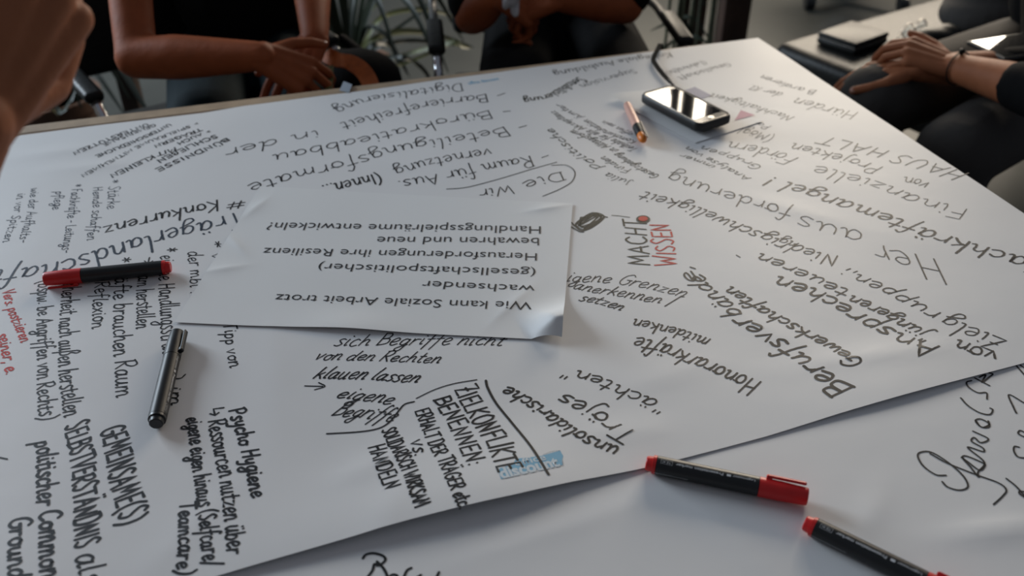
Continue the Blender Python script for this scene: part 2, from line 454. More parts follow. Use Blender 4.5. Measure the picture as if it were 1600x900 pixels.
# ------------------------------------------------------------------ handwriting: a single-stroke alphabet
G = {
'a': (5.4, 'c 4,4.3 2.4,5 .8,3.6 .7,1.2 2,0 3.4,1.4 4.1,4.8;c 4.1,4.8 3.9,1.4 4.4,.2 5.4,.8'),
'b': (5, 'c 1.1,9 .8,4 .7,.4;c .7,2.6 2.2,4.9 3.9,4.2 4.2,2 2.8,.1 .7,.5'),
'c': (4.5, 'c 4,4.2 2.6,5 .9,3.6 .8,1.2 2.2,0 4.4,.8'),
'd': (5.4, 'c 4,4.2 2.2,5 .7,3.2 .8,.8 2.4,0 4,2;c 4.8,9 4.2,4 4.2,.4 5.2,.5'),
'e': (4.7, 'c .9,2.2 3,2.6 4,3.9 2.8,5 1.1,4 .7,1.8 2,0 4.6,1'),
'f': (3.8, 'c 4.2,8.4 3,9.1 2.1,7 1.7,2 1.0,-3.4;l .2,4.4 3.8,4.8'),
'g': (5, 'c 4,4.5 2.2,5 .8,3.4 1,1.2 2.6,.6 4,2.6 4.2,4.8;c 4.2,4.8 4,0 3.2,-3.4 1.2,-3.8 .4,-2.2 2.4,-.6 5,.8'),
'h': (5.2, 'c 1.1,9 .8,4 .6,0;c .7,2.4 2.4,4.9 3.8,4.2 3.8,2 4.2,.2 5.2,.6'),
'i': (2.4, 'c 1,4.9 .9,2 1.2,.2 2.2,.7;l 1.4,7.2 1.6,6.8'),
'j': (2.8, 'c 1.6,5 1.5,0 .6,-3.4 -.8,-3.2;l 1.8,7.2 2,6.8'),
'k': (4.8, 'c 1.1,9 .8,4 .6,0;c 3.9,5 2.4,3.6 .8,2.6;c 1,2.8 2.6,2.4 4.6,.1'),
'l': (2.4, 'c 1.3,9 .8,4 .9,.6 2.2,.5'),
'm': (7.6, 'c .8,5 .7,2 .6,0;c .7,2.8 2,5 3.2,4.3 3.4,2.2 3.4,0;c 3.4,2.8 4.8,5 6,4.3 6.2,2 6.4,.2 7.4,.6'),
'n': (5.2, 'c .8,5 .7,2 .6,0;c .7,2.6 2.4,5 3.8,4.2 3.9,2 4.1,.2 5.1,.6'),
'o': (5, 'c 2.6,4.9 1,4 .7,2 2,.1 3.8,.8 4.2,3.2 2.9,4.8 2.4,4.6 4.9,4.2'),
'p': (5, 'c 1,5 .8,0 .4,-4;c .9,3.4 2.4,5 4,4 3.9,1.4 2.4,.2 .8,.8'),
'q': (5, 'c 4,4.5 2.2,5 .8,3.2 1.2,.6 3,.6 4.1,3;l 4.2,4.9 3.8,-4'),
'r': (4, 'c .8,5 .8,2 .6,0;c .8,2.6 2,4.6 3.9,4.6'),
's': (4, 'c 3.8,4.5 2.2,5 1,4 2.2,2.7 3.5,1.4 2.2,0 .4,.5'),
't': (3.8, 'c 2,7.8 1.6,4 1.5,.8 2.4,0 3.6,.5;l .2,4.9 3.6,5.2'),
'u': (5.4, 'c .8,4.9 .6,1.6 1.8,0 3.4,1.4 4,4.9;c 4,4.9 3.9,1.6 4.3,.1 5.3,.6'),
'v': (4.6, 'l .5,4.9 2,.1 4.2,5'),
'w': (6.6, 'c .5,4.9 1,1 1.9,0 3.2,2.4 3.5,4 3.9,1 4.8,.1 6,2.6 6.2,5'),
'x': (4.6, 'l .6,4.9 4.2,0;l 4,5 .4,0'),
'y': (5, 'c .8,4.9 .8,2 2,1 3.4,2.2 4,4.9;c 4,4.9 3.8,0 2.8,-3.6 .8,-3.6'),
'z': (4.6, 'l .6,4.8 4,4.8 .6,.2 4.4,.2'),
'ß': (5, 'c .3,-3 .8,3 1.2,7.4 2.6,9 4,7.4 2.6,5 4.2,3.4 3.8,.8 1.8,.2'),
'A': (6.2, 'l .4,0 3,9 5.6,0;l 1.4,3.2 5,3.4'), 'B': (5.6, 'l 1,9 .8,0;c .8,9 4.2,8.4 4,5.6 1,4.8;c 1,4.8 4.8,4.6 5,1.4 .6,0'),
'C': (5.8, 'c 5.4,7.4 3.6,9 1.2,7 .8,2.4 3,0 5.6,1.4'), 'D': (6, 'l 1.2,9 .8,0;c .4,8.8 4,9 5.6,5 3.8,.4 .4,.1'),
'E': (5, 'l 4.6,9 1,8.8 .8,.1 4.8,.2;l 1,4.6 4,4.8'), 'F': (5, 'l 1,0 1.2,8.8 5,9.2;l 1,4.8 4.2,5'),
'G': (6.2, 'c 5.4,7.6 3.4,9 1,6.6 1,2 3.4,0 5.4,1.4 5.4,4;l 3.6,4.2 6,4.2'), 'H': (6.2, 'l 1.2,9 .8,0;l 5.4,9 5,0;l .9,4.4 5.2,4.8'),
'I': (2.4, 'l 1.4,9 1,0'), 'J': (4.6, 'c 4,9 3.8,3 2.4,.1 .4,1.4'), 'K': (5.6, 'l 1.2,9 .8,0;l 5.2,8.8 1,4.2 5.4,0'),
'L': (4.6, 'l 1.2,9 .8,.3 4.6,.2'), 'M': (7.4, 'l .6,0 1.4,9 3.6,2.4 6,9 6.6,0'), 'N': (6.2, 'l .8,0 1.2,9 4.8,.2 5.4,9'),
'O': (6.2, 'c 3,9 .8,6.6 1,2 3.4,0 5.6,2.8 5,7.4 2.8,9'), 'P': (5.4, 'l 1.2,8.8 .8,0;c .6,8.6 3.6,9.4 5,7.2 3.8,4.6 1,4'),
'R': (5.8, 'l 1.2,8.8 .8,0;c .6,8.6 3.8,9.4 5,7.2 3.6,4.8 1,4.4;l 1.6,4.6 5.4,0'), 'S': (5, 'c 4.6,8 2.8,9.2 1,7.4 2.4,5 4.2,2.8 2.8,.1 .4,1'),
'T': (5.6, 'l .3,8.8 5.6,9.2;l 3,9 2.8,0'), 'U': (6, 'c 1,9 .8,3 2.6,0 4.8,2.4 5.2,9'), 'V': (5.6, 'l .6,9 2.6,0 5.4,9.2'),
'W': (8, 'l .5,9 2,0 4,6.4 5.6,0 7.6,9.2'), 'Z': (5.4, 'l .8,8.8 5,9 .6,.2 5.2,.2;l 1.6,4.4 4,4.6'), 'Y': (5.4, 'l .6,9 2.8,4.4 2.6,0;l 5.2,9 2.8,4.4'),
'#': (6.4, 'l 2.2,8 1.6,.6;l 4.6,8.2 4,.8;l .4,5.6 6,6;l .2,2.8 5.8,3.2'), '*': (5, 'l 2.4,8 2.3,3;l .4,6.8 4.4,4.4;l 4.4,6.8 .4,4.2'),
'(': (3.4, 'c 3,10.4 1,7 1,2 2.8,-1.8'), ')': (3.4, 'c .6,10.4 2.6,7 2.4,2 .4,-1.8'), '/': (4, 'l 3.8,9.6 .6,-1.4'),
'.': (2, 'l .8,.5 1.1,.2'), ',': (2, 'l 1.2,.6 .6,-1.6'), ':': (2.2, 'l 1,4.4 1.2,4;l .9,.7 1.1,.3'), ';': (2.2, 'l 1.1,4.4 1.3,4;l 1.2,.6 .6,-1.6'),
'-': (4.4, 'l .6,3.6 3.8,3.8'), '"': (3.4, 'l 1,9 .8,6.8;l 2.6,9.1 2.4,6.8'), '?': (4.4, 'c .6,7 2.2,9 4,7.4 2.2,4.6 2,2.6;l 2,.7 2.2,.3'),
'!': (2.2, 'l 1.3,9 1,3;l .9,.6 1.1,.3'), '>': (4.4, 'l .6,7 3.8,4.6 .4,2.4'), '+': (5, 'l 2.6,6.6 2.4,1.4;l .4,4 4.6,4.1'),
'→': (9, 'l .4,4.4 7.4,4.2;c 5.2,7 8.2,4.2 4.8,1.6'), '↳': (8, 'l 1,9 .8,3.6 7,3.8;l 5,6 7.2,3.8 5,1.4'), '1': (3, 'l .8,7 2.2,9 2,0'), '5': (5, 'c 4.6,8.8 1.4,8.6 1.2,5.2 4,5 4.2,1.6 .6,.4'),
}
UML = {'ä': 'a', 'ö': 'o', 'ü': 'u', 'Ä': 'A', 'Ö': 'O', 'Ü': 'U'}
GS = {}
for k, (adv, s) in G.items():
    st = []
    for part in s.split(';'):
        t = part.split()
        P = [V((*map(float, q.split(',')), 0)) for q in t[1:]]
        st.append(catmull(P, 5) if t[0] == 'c' else P)
    GS[k] = (adv, st)
for k, b in UML.items():
    adv, st = GS[b]
    h = 7.2 if b.islower() else 11
    GS[k] = (adv, st + [[V((1.6, h, 0)), V((1.8, h - .5, 0))], [V((3.4, h + .2, 0)), V((3.6, h - .3, 0))]])

def ribbon(bm, pts, w, zf, up=.00045, chisel=0, nib=.7, rnd=None):
    """ink stroke on a sheet: pts are table points"""
    P = [pts[0]]
    for p in pts[1:]:
        if (p - P[-1]).length > 1e-5: P.append(p)
    if len(P) < 2: return
    # refine long segments
    Q = [P[0]]
    for a, b in zip(P, P[1:]):
        n = max(1, int((b - a).length / .006))
        Q += [a.lerp(b, (i + 1) / n) for i in range(n)]
    P = Q
    def wd(d):
        a = math.atan2(d.y, d.x)
        return w * (1 - chisel * (1 - abs(math.sin(a - nib))))
    L = []
    for i, p in enumerate(P):
        d = P[min(i + 1, len(P) - 1)] - P[max(i - 1, 0)]
        if d.length < 1e-7: d = V((1, 0, 0))
        d.normalize(); n = V((-d.y, d.x, 0)); h = wd(d) / 2
        if i == 0:
            e = p - d * h * .8; L.append((e + n * h * .55, e - n * h * .55))
        L.append((p + n * h, p - n * h))
        if i == len(P) - 1:
            e = p + d * h * .8; L.append((e + n * h * .55, e - n * h * .55))
    vs = [[bm.verts.new((q.x, q.y, zf(q.x, q.y) + up)) for q in l] for l in L]
    for a, b in zip(vs, vs[1:]):
        bm.faces.new((a[0], a[1], b[1], b[0]))

def inkobj(name, bm, m, parent):
    for f in bm.faces:
        f.normal_update()
        if f.normal.z < 0: f.normal_flip()
    me = bpy.data.meshes.new(name); bm.to_mesh(me); bm.free()
    return link(name, me, m, parent, smooth=False)

rt = random.Random(11)
def write(text, base, cap, wmm=1.2, m='ink', slant=.12, chisel=.25, sheetz=zA, parent=None, up=.0005, pre=None, label=None, nib=.7, zoff=.005):
    """one handwritten line; base: pixels along its baseline, cap: capital height in pixels at its middle"""
    B = catmull([at(x, y, TZ + zoff) for x, y in base], 8) if len(base) > 2 else [at(x, y, TZ + zoff) for x, y in base]
    for b in B: b.z = 0
    cum = [0]
    for a, b in zip(B, B[1:]): cum.append(cum[-1] + (b - a).length)
    tot = cum[-1]
    mid = B[len(B) // 2] if len(B) > 2 else (B[0] + B[1]) / 2
    dd = (B[-1] - B[0]).normalized(); uu = V((-dd.y, dd.x, 0))
    q0 = V((mid.x, mid.y, TZ)); a, b = pix(q0), pix(q0 + uu * .01)
    H = cap / math.hypot(b[0] - a[0], b[1] - a[1]) * .01
    adv = []
    for ch in text: adv.append(3.2 if ch == ' ' else GS[ch][0] + .5)
    sx = tot / sum(adv); sy = H / 9
    def place(s):
        if s <= 0: i = 0
        elif s >= tot: i = len(cum) - 2
        else:
            i = 0
            while i < len(cum) - 2 and cum[i + 1] < s: i += 1
        t = (s - cum[i]) / max(1e-9, cum[i + 1] - cum[i])
        d = (B[i + 1] - B[i]).normalized()
        lo, hi = max(0, i - 2), min(len(B) - 1, i + 3)
        d = (B[hi] - B[lo]).normalized()
        return B[i] + (B[i + 1] - B[i]) * t, V((-d.y, d.x, 0))
    bm = bmesh.new(); x = 0
    for ch, ad in zip(text, adv):
        if ch != ' ':
            jy, js, jr = rt.uniform(-.35, .35), rt.uniform(.9, 1.1), rt.uniform(-.05, .05)
            for st in GS[ch][1]:
                pts = []
                for p in st:
                    px_ = p.x + jr * p.y + rt.uniform(-.06, .06); py_ = p.y * js + jy
                    o, n = place((x + px_) * sx + slant * py_ * sy)
                    pts.append(o + n * py_ * sy)
                ribbon(bm, pts, wmm * 1.18 / 1000 * rt.uniform(.9, 1.1), sheetz, up, chisel, nib)
        x += ad
    o = inkobj('handwritten_line', bm, M[m], parent or rootA)
    if label: o['label'] = label
    return o

def draw(strokes, wmm=1.2, m='ink', sheetz=zA, parent=None, curve=True, name='pen_stroke', chisel=.15, label=None, zoff=.005):
    bm = bmesh.new()
    for s in strokes:
        P = [at(x, y, TZ + zoff) for x, y in s]
        for p in P: p.z = 0
        ribbon(bm, catmull(P, 6) if curve and len(P) > 2 else P, wmm / 1000, sheetz, .00055, chisel)
    o = inkobj(name, bm, M[m], parent or rootA)
    if label: o['label'] = label
    return o

# -- top middle block (upside down to us)
write('Digitalisierung', [(722, 128), (650, 138), (575, 149), (517, 168)], 15, 1.6)
write('- Barrierefreiheit', [(783, 139), (765, 144), (675, 155), (600, 172), (528, 190)], 17, 1.7)
write('- Bürokratieabbau', [(800, 166), (775, 168), (690, 183), (620, 199), (530, 218), (422, 240)], 17, 1.7)
write('in der', [(497, 200), (440, 212), (345, 232)], 16, 1.7)
write('- Beteiligungsformate', [(820, 188), (778, 197), (690, 213), (612, 226), (540, 247), (460, 266), (383, 287)], 19, 1.8)
write('vernetzung', [(766, 229), (700, 240), (657, 249), (612, 262)], 19, 1.6)
write('- Raum für Aus.', [(852, 235), (833, 240), (765, 252), (700, 266), (618, 281)], 19, 1.7)
write('(Innen...', [(592, 268), (550, 277), (500, 288)], 18, 2.2)
draw([[(698, 293), (730, 290), (780, 277), (830, 262), (870, 251)], [(862, 256), (885, 256), (898, 266), (894, 281), (875, 293), (848, 304)]], 1.6)
write('Die', [(879, 266), (850, 272), (812, 283)], 19, 1.6)
write('Wir', [(800, 286), (775, 290), (745, 294)], 17, 1.6)
# -- top right, faint small lines
write('Kollegiale Ausbildung', [(1047, 80), (1000, 86), (955, 93), (862, 111)], 11, 1.5, 'ink_thin')
write('Supervision', [(990, 106), (950, 117), (903, 131)], 13, 1.2, 'ink_thin')
write('Sensibilisierung', [(903, 118), (870, 137), (850, 147), (816, 152)], 16, 2.2, 'ink_olive')
write('(Lehrkräfte)', [(1099, 93), (1070, 101), (1038, 111)], 10, 1.0, 'ink_thin')
write('Gesellschaft', [(1137, 96), (1100, 106), (1057, 119)], 11, 1.1, 'ink_thin')
write('Politische', [(948, 258), (905, 236), (862, 198)], 15, 1.5, 'ink_olive')
write('Julia', [(992, 279), (972, 276), (950, 267)], 12, 1.1, 'ink_thin')
write('Finden', [(988, 262), (968, 256), (945, 241)], 12, 1.2, 'ink_olive')
write('Gesetzgebung', [(1032, 272), (1000, 257), (966, 236)], 13, 1.3, 'ink_olive')
write('in Alltagsform', [(968, 232), (935, 217), (896, 200)], 12, 1.3, 'ink_olive')
write('Akzeptanz', [(917, 198), (890, 187), (866, 171)], 11, 1.3, 'ink_olive')
write('Teilhabe für alle', [(998, 230), (960, 214), (921, 200)], 12, 1.1, 'ink_thin')
write('Kommunikation', [(996, 218), (950, 202), (917, 184)], 11, 1.1, 'ink_thin')
write('offen sein', [(990, 207), (968, 196), (944, 186)], 9, 1.0, 'ink_thin')
write('Ämter', [(915, 180), (895, 173), (875, 160)], 10, 1.3, 'ink_thin')
write('Hürden', [(1343, 174), (1300, 165), (1246, 150)], 17, 1.5)
write('der Kl.', [(1226, 143), (1200, 137), (1174, 130)], 11, 1.1, 'ink_thin')
write('B ardieren', [(1278, 139), (1240, 131), (1192, 115)], 11, 1.1, 'ink_thin')
write('Nachhaltigkeit', [(1243, 181), (1200, 168), (1155, 154), (1112, 143)], 12, 1.2, 'ink_olive')
write('(Mögl.', [(1214, 210), (1185, 203), (1152, 196)], 13, 1.1, 'ink_thin')
write('Pol.', [(1207, 195), (1190, 190), (1178, 186)], 9, 1.0, 'ink_thin')
write('HAUS HALT', [(1518, 269), (1395, 234), (1290, 210)], 17, 1.9, slant=.25)
write('von', [(1458, 284), (1436, 277), (1413, 273)], 16, 1.4)
write('Projekten', [(1383, 258), (1320, 240), (1240, 220)], 17, 1.6)
write('Finanzielle', [(1517, 325), (1440, 305), (1360, 277), (1275, 255)], 21, 1.4, chisel=.1)
write('Fördern', [(1250, 245), (1200, 229), (1140, 218)], 19, 1.3, chisel=.1)
write('Gruppen', [(1194, 258), (1160, 245), (1097, 225)], 11, 1.2, 'ink_olive')
write('Analyse von', [(1175, 276), (1145, 262), (1075, 226)], 11, 1.2, 'ink_olive')
write('immer', [(1120, 258), (1095, 248), (1066, 238)], 9, 1.1, 'ink_olive')
write('Fachkräftemangel !', [(1640, 409), (1583, 394), (1490, 368), (1428, 346), (1355, 321), (1277, 295), (1205, 273)], 22, 3.0, chisel=.55, nib=.2)
write('Her', [(1466, 404), (1420, 392), (1355, 374)], 32, 1.5, slant=-.5, chisel=.2)
write('aus', [(1350, 360), (1300, 348), (1246, 333)], 25, 1.5, slant=-.2, chisel=.2)
write('forderung', [(1240, 326), (1190, 310), (1130, 294), (1048, 265)], 23, 1.5, slant=-.2, chisel=.2)
write('Nied', [(1312, 397), (1280, 390), (1240, 377)], 20, 2.0, chisel=.4)
write('rigschwelligkeit', [(1236, 378), (1195, 361), (1145, 342), (1090, 320), (1008, 296)], 21, 2.2, chisel=.45)
write('ng', [(1250, 378), (1237, 373), (1220, 368)], 15, 1.4)
write('Zielg', [(1577, 530), (1540, 515), (1480, 490)], 27, 1.7, chisel=.2)
write('ruppen,;', [(1473, 487), (1430, 467), (1380, 440), (1318, 416)], 22, 2.0, chisel=.4)
write('von', [(1561, 548), (1530, 540), (1496, 528)], 22, 2.8, chisel=.5)
write('"jüngeren', [(1466, 524), (1420, 500), (1380, 478), (1332, 458)], 20, 2.6, chisel=.5)
write('teueren', [(1332, 452), (1280, 430), (1240, 412), (1188, 392)], 21, 2.4, chisel=.5)
write('-', [(1164, 398), (1156, 393)], 16, 1.4)
write('Ansprechen', [(1470, 540), (1410, 518), (1350, 487), (1290, 455), (1216, 428)], 26, 3.2, chisel=.5)
write('Berufsver', [(1336, 606), (1285, 572), (1238, 538), (1195, 512), (1160, 490)], 34, 3.2, chisel=.45)
write('bände', [(1160, 489), (1135, 463), (1115, 448), (1095, 425)], 30, 2.6, chisel=.4)
write('e,', [(1091, 438), (1084, 425), (1080, 410)], 26, 2.4, chisel=.4)
write('Gewerkschaften', [(1352, 566), (1300, 532), (1255, 508), (1205, 482), (1142, 444)], 22, 2.6, chisel=.4)
write('Honorarkräfte', [(1192, 594), (1150, 578), (1105, 560), (1050, 538), (996, 523)], 27, 2.1)
write('mitdenken', [(1112, 527), (1060, 510), (991, 495)], 18, 1.8)
write('igene Grenzen', [(883, 437), (950, 440), (1008, 448), (1070, 462)], 17, 1.3, slant=.4)
write('anerkennen /', [(893, 448), (960, 460), (1052, 475)], 16, 1.4, slant=.4)
write('setzen', [(903, 467), (935, 473), (970, 483)], 15, 1.5, slant=.4)
write('unsolidarische', [(969, 698), (930, 684), (895, 664), (850, 632), (795, 600)], 24, 2.3, chisel=.3)
write('Tröjes', [(1000, 678), (965, 657), (930, 632), (878, 612)], 28, 2.1, chisel=.3)
write('"ächten"', [(1047, 632), (1015, 618), (975, 602), (935, 585), (885, 570)], 21, 1.7, chisel=.2)
# -- drawings
write('MACHT', [(1016, 412), (1012, 380), (1008, 340)], 34, 2.4, 'ink_olive', slant=0)
write('WISSEN', [(1060, 413), (1053, 380), (1046, 346)], 32, 2.3, 'ink_red', slant=-.05, label='red handwritten word')
draw([[(956, 334), (968, 335), (984, 337)]], 1.3, 'ink_olive')
def disc(c, rx, ry, m, up, name, label=None):
    bm = bmesh.new(); p = at(*c, TZ + .005)
    a = (at(c[0] + rx, c[1], TZ + .005) - p); b = (at(c[0], c[1] - ry, TZ + .005) - p)
    vs = []
    for k in range(24):
        t = k / 24 * 2 * math.pi; q = p + a * math.cos(t) + b * math.sin(t); vs.append(bm.verts.new((q.x, q.y, zA(q.x, q.y) + up)))
    bm.faces.new(vs)
    o = inkobj(name, bm, M[m], rootA)
    if label: o['label'] = label
disc((1005, 340), 11, 6, 'ink_olive', .0006, 'dot'); disc((1005, 339.5), 7.5, 3.8, 'ink_red', .0009, 'dot', 'red dot inside a dark ring')
draw([[(893, 345), (900, 352), (910, 358), (928, 351), (944, 336), (926, 330), (905, 342), (900, 350), (915, 356), (938, 340), (930, 331), (908, 344), (912, 353), (940, 337), (922, 333), (903, 346), (916, 352), (934, 335), (912, 340), (907, 351), (925, 346), (945, 337)],
      [(925, 330), (949, 337)], [(893, 352), (905, 359), (912, 360)], [(907, 341), (908, 337), (915, 338)], [(900, 348), (930, 332), (903, 351), (938, 333), (912, 356), (942, 338), (920, 354)]], 2.2, 'ink_olive', name='scribble')
# -- centre, below the printed sheet
write('sich Begriffe nicht', [(519, 538), (588, 537), (640, 536), (697, 536), (785, 537)], 19, 1.3, slant=.5)
write('von den Rechten', [(488, 560), (545, 560), (600, 562), (686, 565)], 17, 1.4, slant=.5)
write('klauen lassen', [(488, 588), (570, 590), (651, 596)], 21, 1.6, slant=.5)
write('→', [(470, 609), (509, 609)], 20, 1.4)
write('eigene', [(522, 618), (560, 623), (610, 629)], 22, 1.5, slant=.5)
write('Begriffe', [(516, 646), (560, 650), (613, 656)], 24, 1.5, slant=.5)
draw([[(510, 675), (560, 672), (590, 667), (608, 657), (622, 640), (632, 629), (647, 625)]], 1.9)
draw([[(650, 620), (680, 606), (710, 597), (745, 591)]], 1.4)
draw([[(759, 592), (762, 604), (775, 628), (800, 660), (830, 700), (857, 746)]], 2.6)
write('ZIELKONFLIKTE', [(709, 607), (735, 652), (760, 694), (780, 745)], 35, 2.3, slant=-.05)
write('BENENNEN:', [(677, 622), (697, 657), (713, 688), (733, 735)], 29, 2.2, slant=-.05)
write('ERHALT DER TRÄGER etc.', [(648, 640), (668, 690), (690, 735), (705, 775), (720, 806)], 24, 1.9, slant=-.05)
write('vs.', [(640, 688), (645, 700), (650, 716)], 26, 1.9)
write('SOLIDARISCH WIRKSAM', [(596, 670), (612, 704), (630, 745), (650, 802)], 24, 1.9, slant=-.05)
write('HANDELN', [(575, 697), (587, 730), (602, 772)], 26, 2.0, slant=-.05)
# -- upper left bold capitals
write('BÜNDNISSE', [(354, 213), (310, 232), (240, 262)], 8, 2.1, chisel=.2)
write('SCHLIEßEN', [(336, 208), (300, 222), (241, 249)], 8, 2.1, chisel=.2)
write('MIT', [(273, 228), (258, 233), (242, 237)], 6.5, 1.8, chisel=.2)
write('KLEINEN', [(237, 240), (205, 255), (168, 271)], 8, 2.0, chisel=.2)
write('> AUCH', [(326, 201), (300, 211), (274, 222)], 6, 1.6, chisel=.2)
write('TRÄGERN', [(313, 198), (280, 210), (237, 226)], 6.5, 1.8, chisel=.2)
write('> SPIELRÄUME MITNEHMEN', [(307, 189), (270, 203), (220, 222), (168, 250), (123, 272)], 6, 1.4, chisel=.2)
write('UNTERSCHIEDLICHE', [(263, 191), (210, 216), (147, 241)], 6.5, 1.6, chisel=.2)
write('GEMEINSAME', [(240, 191), (200, 206), (157, 224)], 6.5, 1.6, chisel=.2)
write('UNTERSTÜTZEN', [(229, 190), (180, 208), (111, 238)], 6.5, 1.6, chisel=.2)
# -- left block, lines running towards us
write('* Stärke', [(170, 279), (168, 300), (166, 325)], 19, 1.0, 'ink_blue')
write('Hemde schaffen', [(145, 290), (143, 330), (134, 374)], 16, 1.0, 'ink_blue')
write('* Fachkräfte - Leitungs-', [(113, 286), (105, 335), (95, 394)], 17, 1.0, 'ink_blue')
write('pflege', [(86, 297), (84, 310), (81, 326)], 16, 1.0, 'ink_blue')
write('wie der Aufhalts-', [(48, 292), (40, 335), (28, 378)], 16, 1.0, 'ink_blue')
write('in vor Spitzen', [(27, 300), (18, 335), (3, 377)], 15, 1.0, 'ink_blue')
write('#', [(384, 309), (370, 311), (353, 313)], 14, 1.8)
write('Konkurrenz', [(341, 310), (290, 321), (235, 333), (158, 352)], 18, 2.3)
write('Trägerlandschaft', [(376, 328), (320, 343), (265, 355), (205, 372), (150, 388), (80, 408), (-12, 421)], 25, 2.4, 'ink_blue')
write('* v', [(328, 375), (331, 388), (330, 404)], 17, 1.3)
write('der mbi .', [(292, 391), (296, 420), (297, 457)], 22, 1.4)
write('* eigene Handlungsstrat', [(252, 386), (249, 420), (248, 455), (250, 500), (254, 552)], 28, 1.5)
write(') im', [(268, 582), (267, 605), (266, 632)], 18, 1.6)
write('→ Team herstellen', [(222, 400), (214, 440), (213, 475), (212, 512)], 26, 1.5)
write('* Kräfte brauchen Raum', [(183, 401), (177, 460), (177, 530), (181, 620)], 28, 1.6)
write('Reflexion', [(148, 438), (144, 475), (143, 512)], 25, 1.5)
write('* Sicherheit nach außen herstellen', [(100, 420), (93, 490), (91, 560), (94, 610), (100, 650)], 31, 1.6)
write('(bspw. be Angriffen von Rechts)', [(58, 436), (57, 500), (57, 580), (60, 656)], 27, 1.6)
write('Vers. postzieren', [(2, 452), (14, 490), (32, 533)], 19, 1.6, 'ink_red', label='red handwriting')
write('seiner, &.'.replace('&', 'e'), [(-6, 520), (2, 550), (9, 584)], 21, 1.7, 'ink_red', label='red handwriting')
write('Tipp von', [(349, 503), (352, 540), (359, 573)], 22, 1.5)
write('Psycho Hygiene', [(357, 638), (370, 680), (383, 730), (393, 778)], 27, 2.3)
write('↳ Ressourcen nutzen über', [(322, 636), (331, 690), (344, 760), (356, 868)], 30, 1.9)
write('eigene eigen hinaus (Selfcare/', [(291, 650), (299, 720), (309, 790), (317, 886)], 28, 1.9)
write('Teamcare)', [(280, 783), (279, 840), (275, 899)], 27, 2.2)
write('GEMEINSAME(S)', [(156, 670), (166, 720), (174, 765), (187, 822)], 44, 2.5, slant=-.1)
write('SELBSTVERSTÄNDNIS', [(99, 664), (110, 720), (114, 780), (116, 858)], 37, 2.5, slant=-.1)
write('als', [(117, 866), (120, 885), (124, 915)], 46, 2.3)
write('politischer', [(54, 688), (57, 735), (57, 790)], 35, 2.4)
write('Common', [(60, 797), (60, 850), (62, 905)], 38, 2.6)
write('Ground', [(14, 808), (13, 850), (12, 905)], 36, 2.6)
draw([[(-4, 711), (10, 714)]], 1.7)
# -- second sheet
draw([[(567, 873), (572, 867), (584, 865), (598, 869), (602, 876), (592, 884), (585, 882), (582, 892), (572, 905)],
      [(589, 878), (600, 890), (606, 905), (603, 914)], [(605, 906), (612, 899), (620, 900), (622, 908)],
      [(643, 888), (636, 892), (630, 905)], [(686, 895), (682, 903)], [(648, 905), (658, 899)]], 2.4, sheetz=zB, parent=rootB, name='handwriting', zoff=.001)
draw([[(1478, 743), (1462, 742), (1443, 729), (1434, 714), (1438, 707), (1455, 707), (1480, 722), (1503, 742), (1512, 757), (1509, 764), (1496, 766), (1480, 761), (1472, 753)],
      [(1453, 709), (1480, 724), (1525, 742), (1560, 755), (1572, 766), (1566, 776), (1552, 789)],
      [(1502, 715), (1512, 722), (1530, 735), (1538, 729), (1536, 724), (1510, 713), (1504, 716), (1516, 730), (1529, 746), (1528, 738), (1538, 723), (1515, 703), (1514, 699), (1536, 706), (1535, 700), (1518, 690), (1522, 684), (1532, 692), (1544, 686), (1520, 674)],
      [(1524, 657), (1532, 667), (1544, 668), (1545, 662), (1532, 655), (1524, 658), (1534, 668), (1545, 664), (1544, 658)],
      [(1501, 622), (1512, 634), (1530, 645), (1546, 648), (1551, 641), (1547, 638)],
      [(1542, 624), (1541, 614), (1528, 614), (1514, 606), (1510, 598), (1518, 595)],
      [(1523, 591), (1546, 603)], [(1530, 590), (1540, 586), (1534, 598), (1545, 590), (1551, 585), (1545, 583)]], 1.9, sheetz=zB, parent=rootB, name='handwriting', zoff=.001)
for st_ in ([(1588, 646), (1584, 638), (1576, 617), (1600, 630)], [(1588, 572), (1602, 588)], [(1594, 571), (1608, 580)], [(1604, 678), (1594, 673), (1591, 678), (1602, 684)],
            [(1602, 716), (1590, 714), (1584, 705), (1585, 698), (1592, 699)], [(1572, 748), (1588, 761), (1606, 782)], [(1606, 770), (1594, 768), (1593, 772), (1604, 780)]):
    draw([st_], 1.9, sheetz=zB, parent=rootB, name='pen_stroke', zoff=.001)

# ------------------------------------------------------------------ printed text
def text_mesh(s, size=1.0, bold=0, extr=0):
    c = bpy.data.curves.new('lettering', 'FONT'); c.body = s; c.size = size; c.offset = bold; c.resolution_u = 3
    o = bpy.data.objects.new('lettering', c); COL.objects.link(o)
    dg = bpy.context.evaluated_depsgraph_get(); me = bpy.data.meshes.new_from_object(o.evaluated_get(dg))
    bpy.data.objects.remove(o); bpy.data.curves.remove(c)
    return me

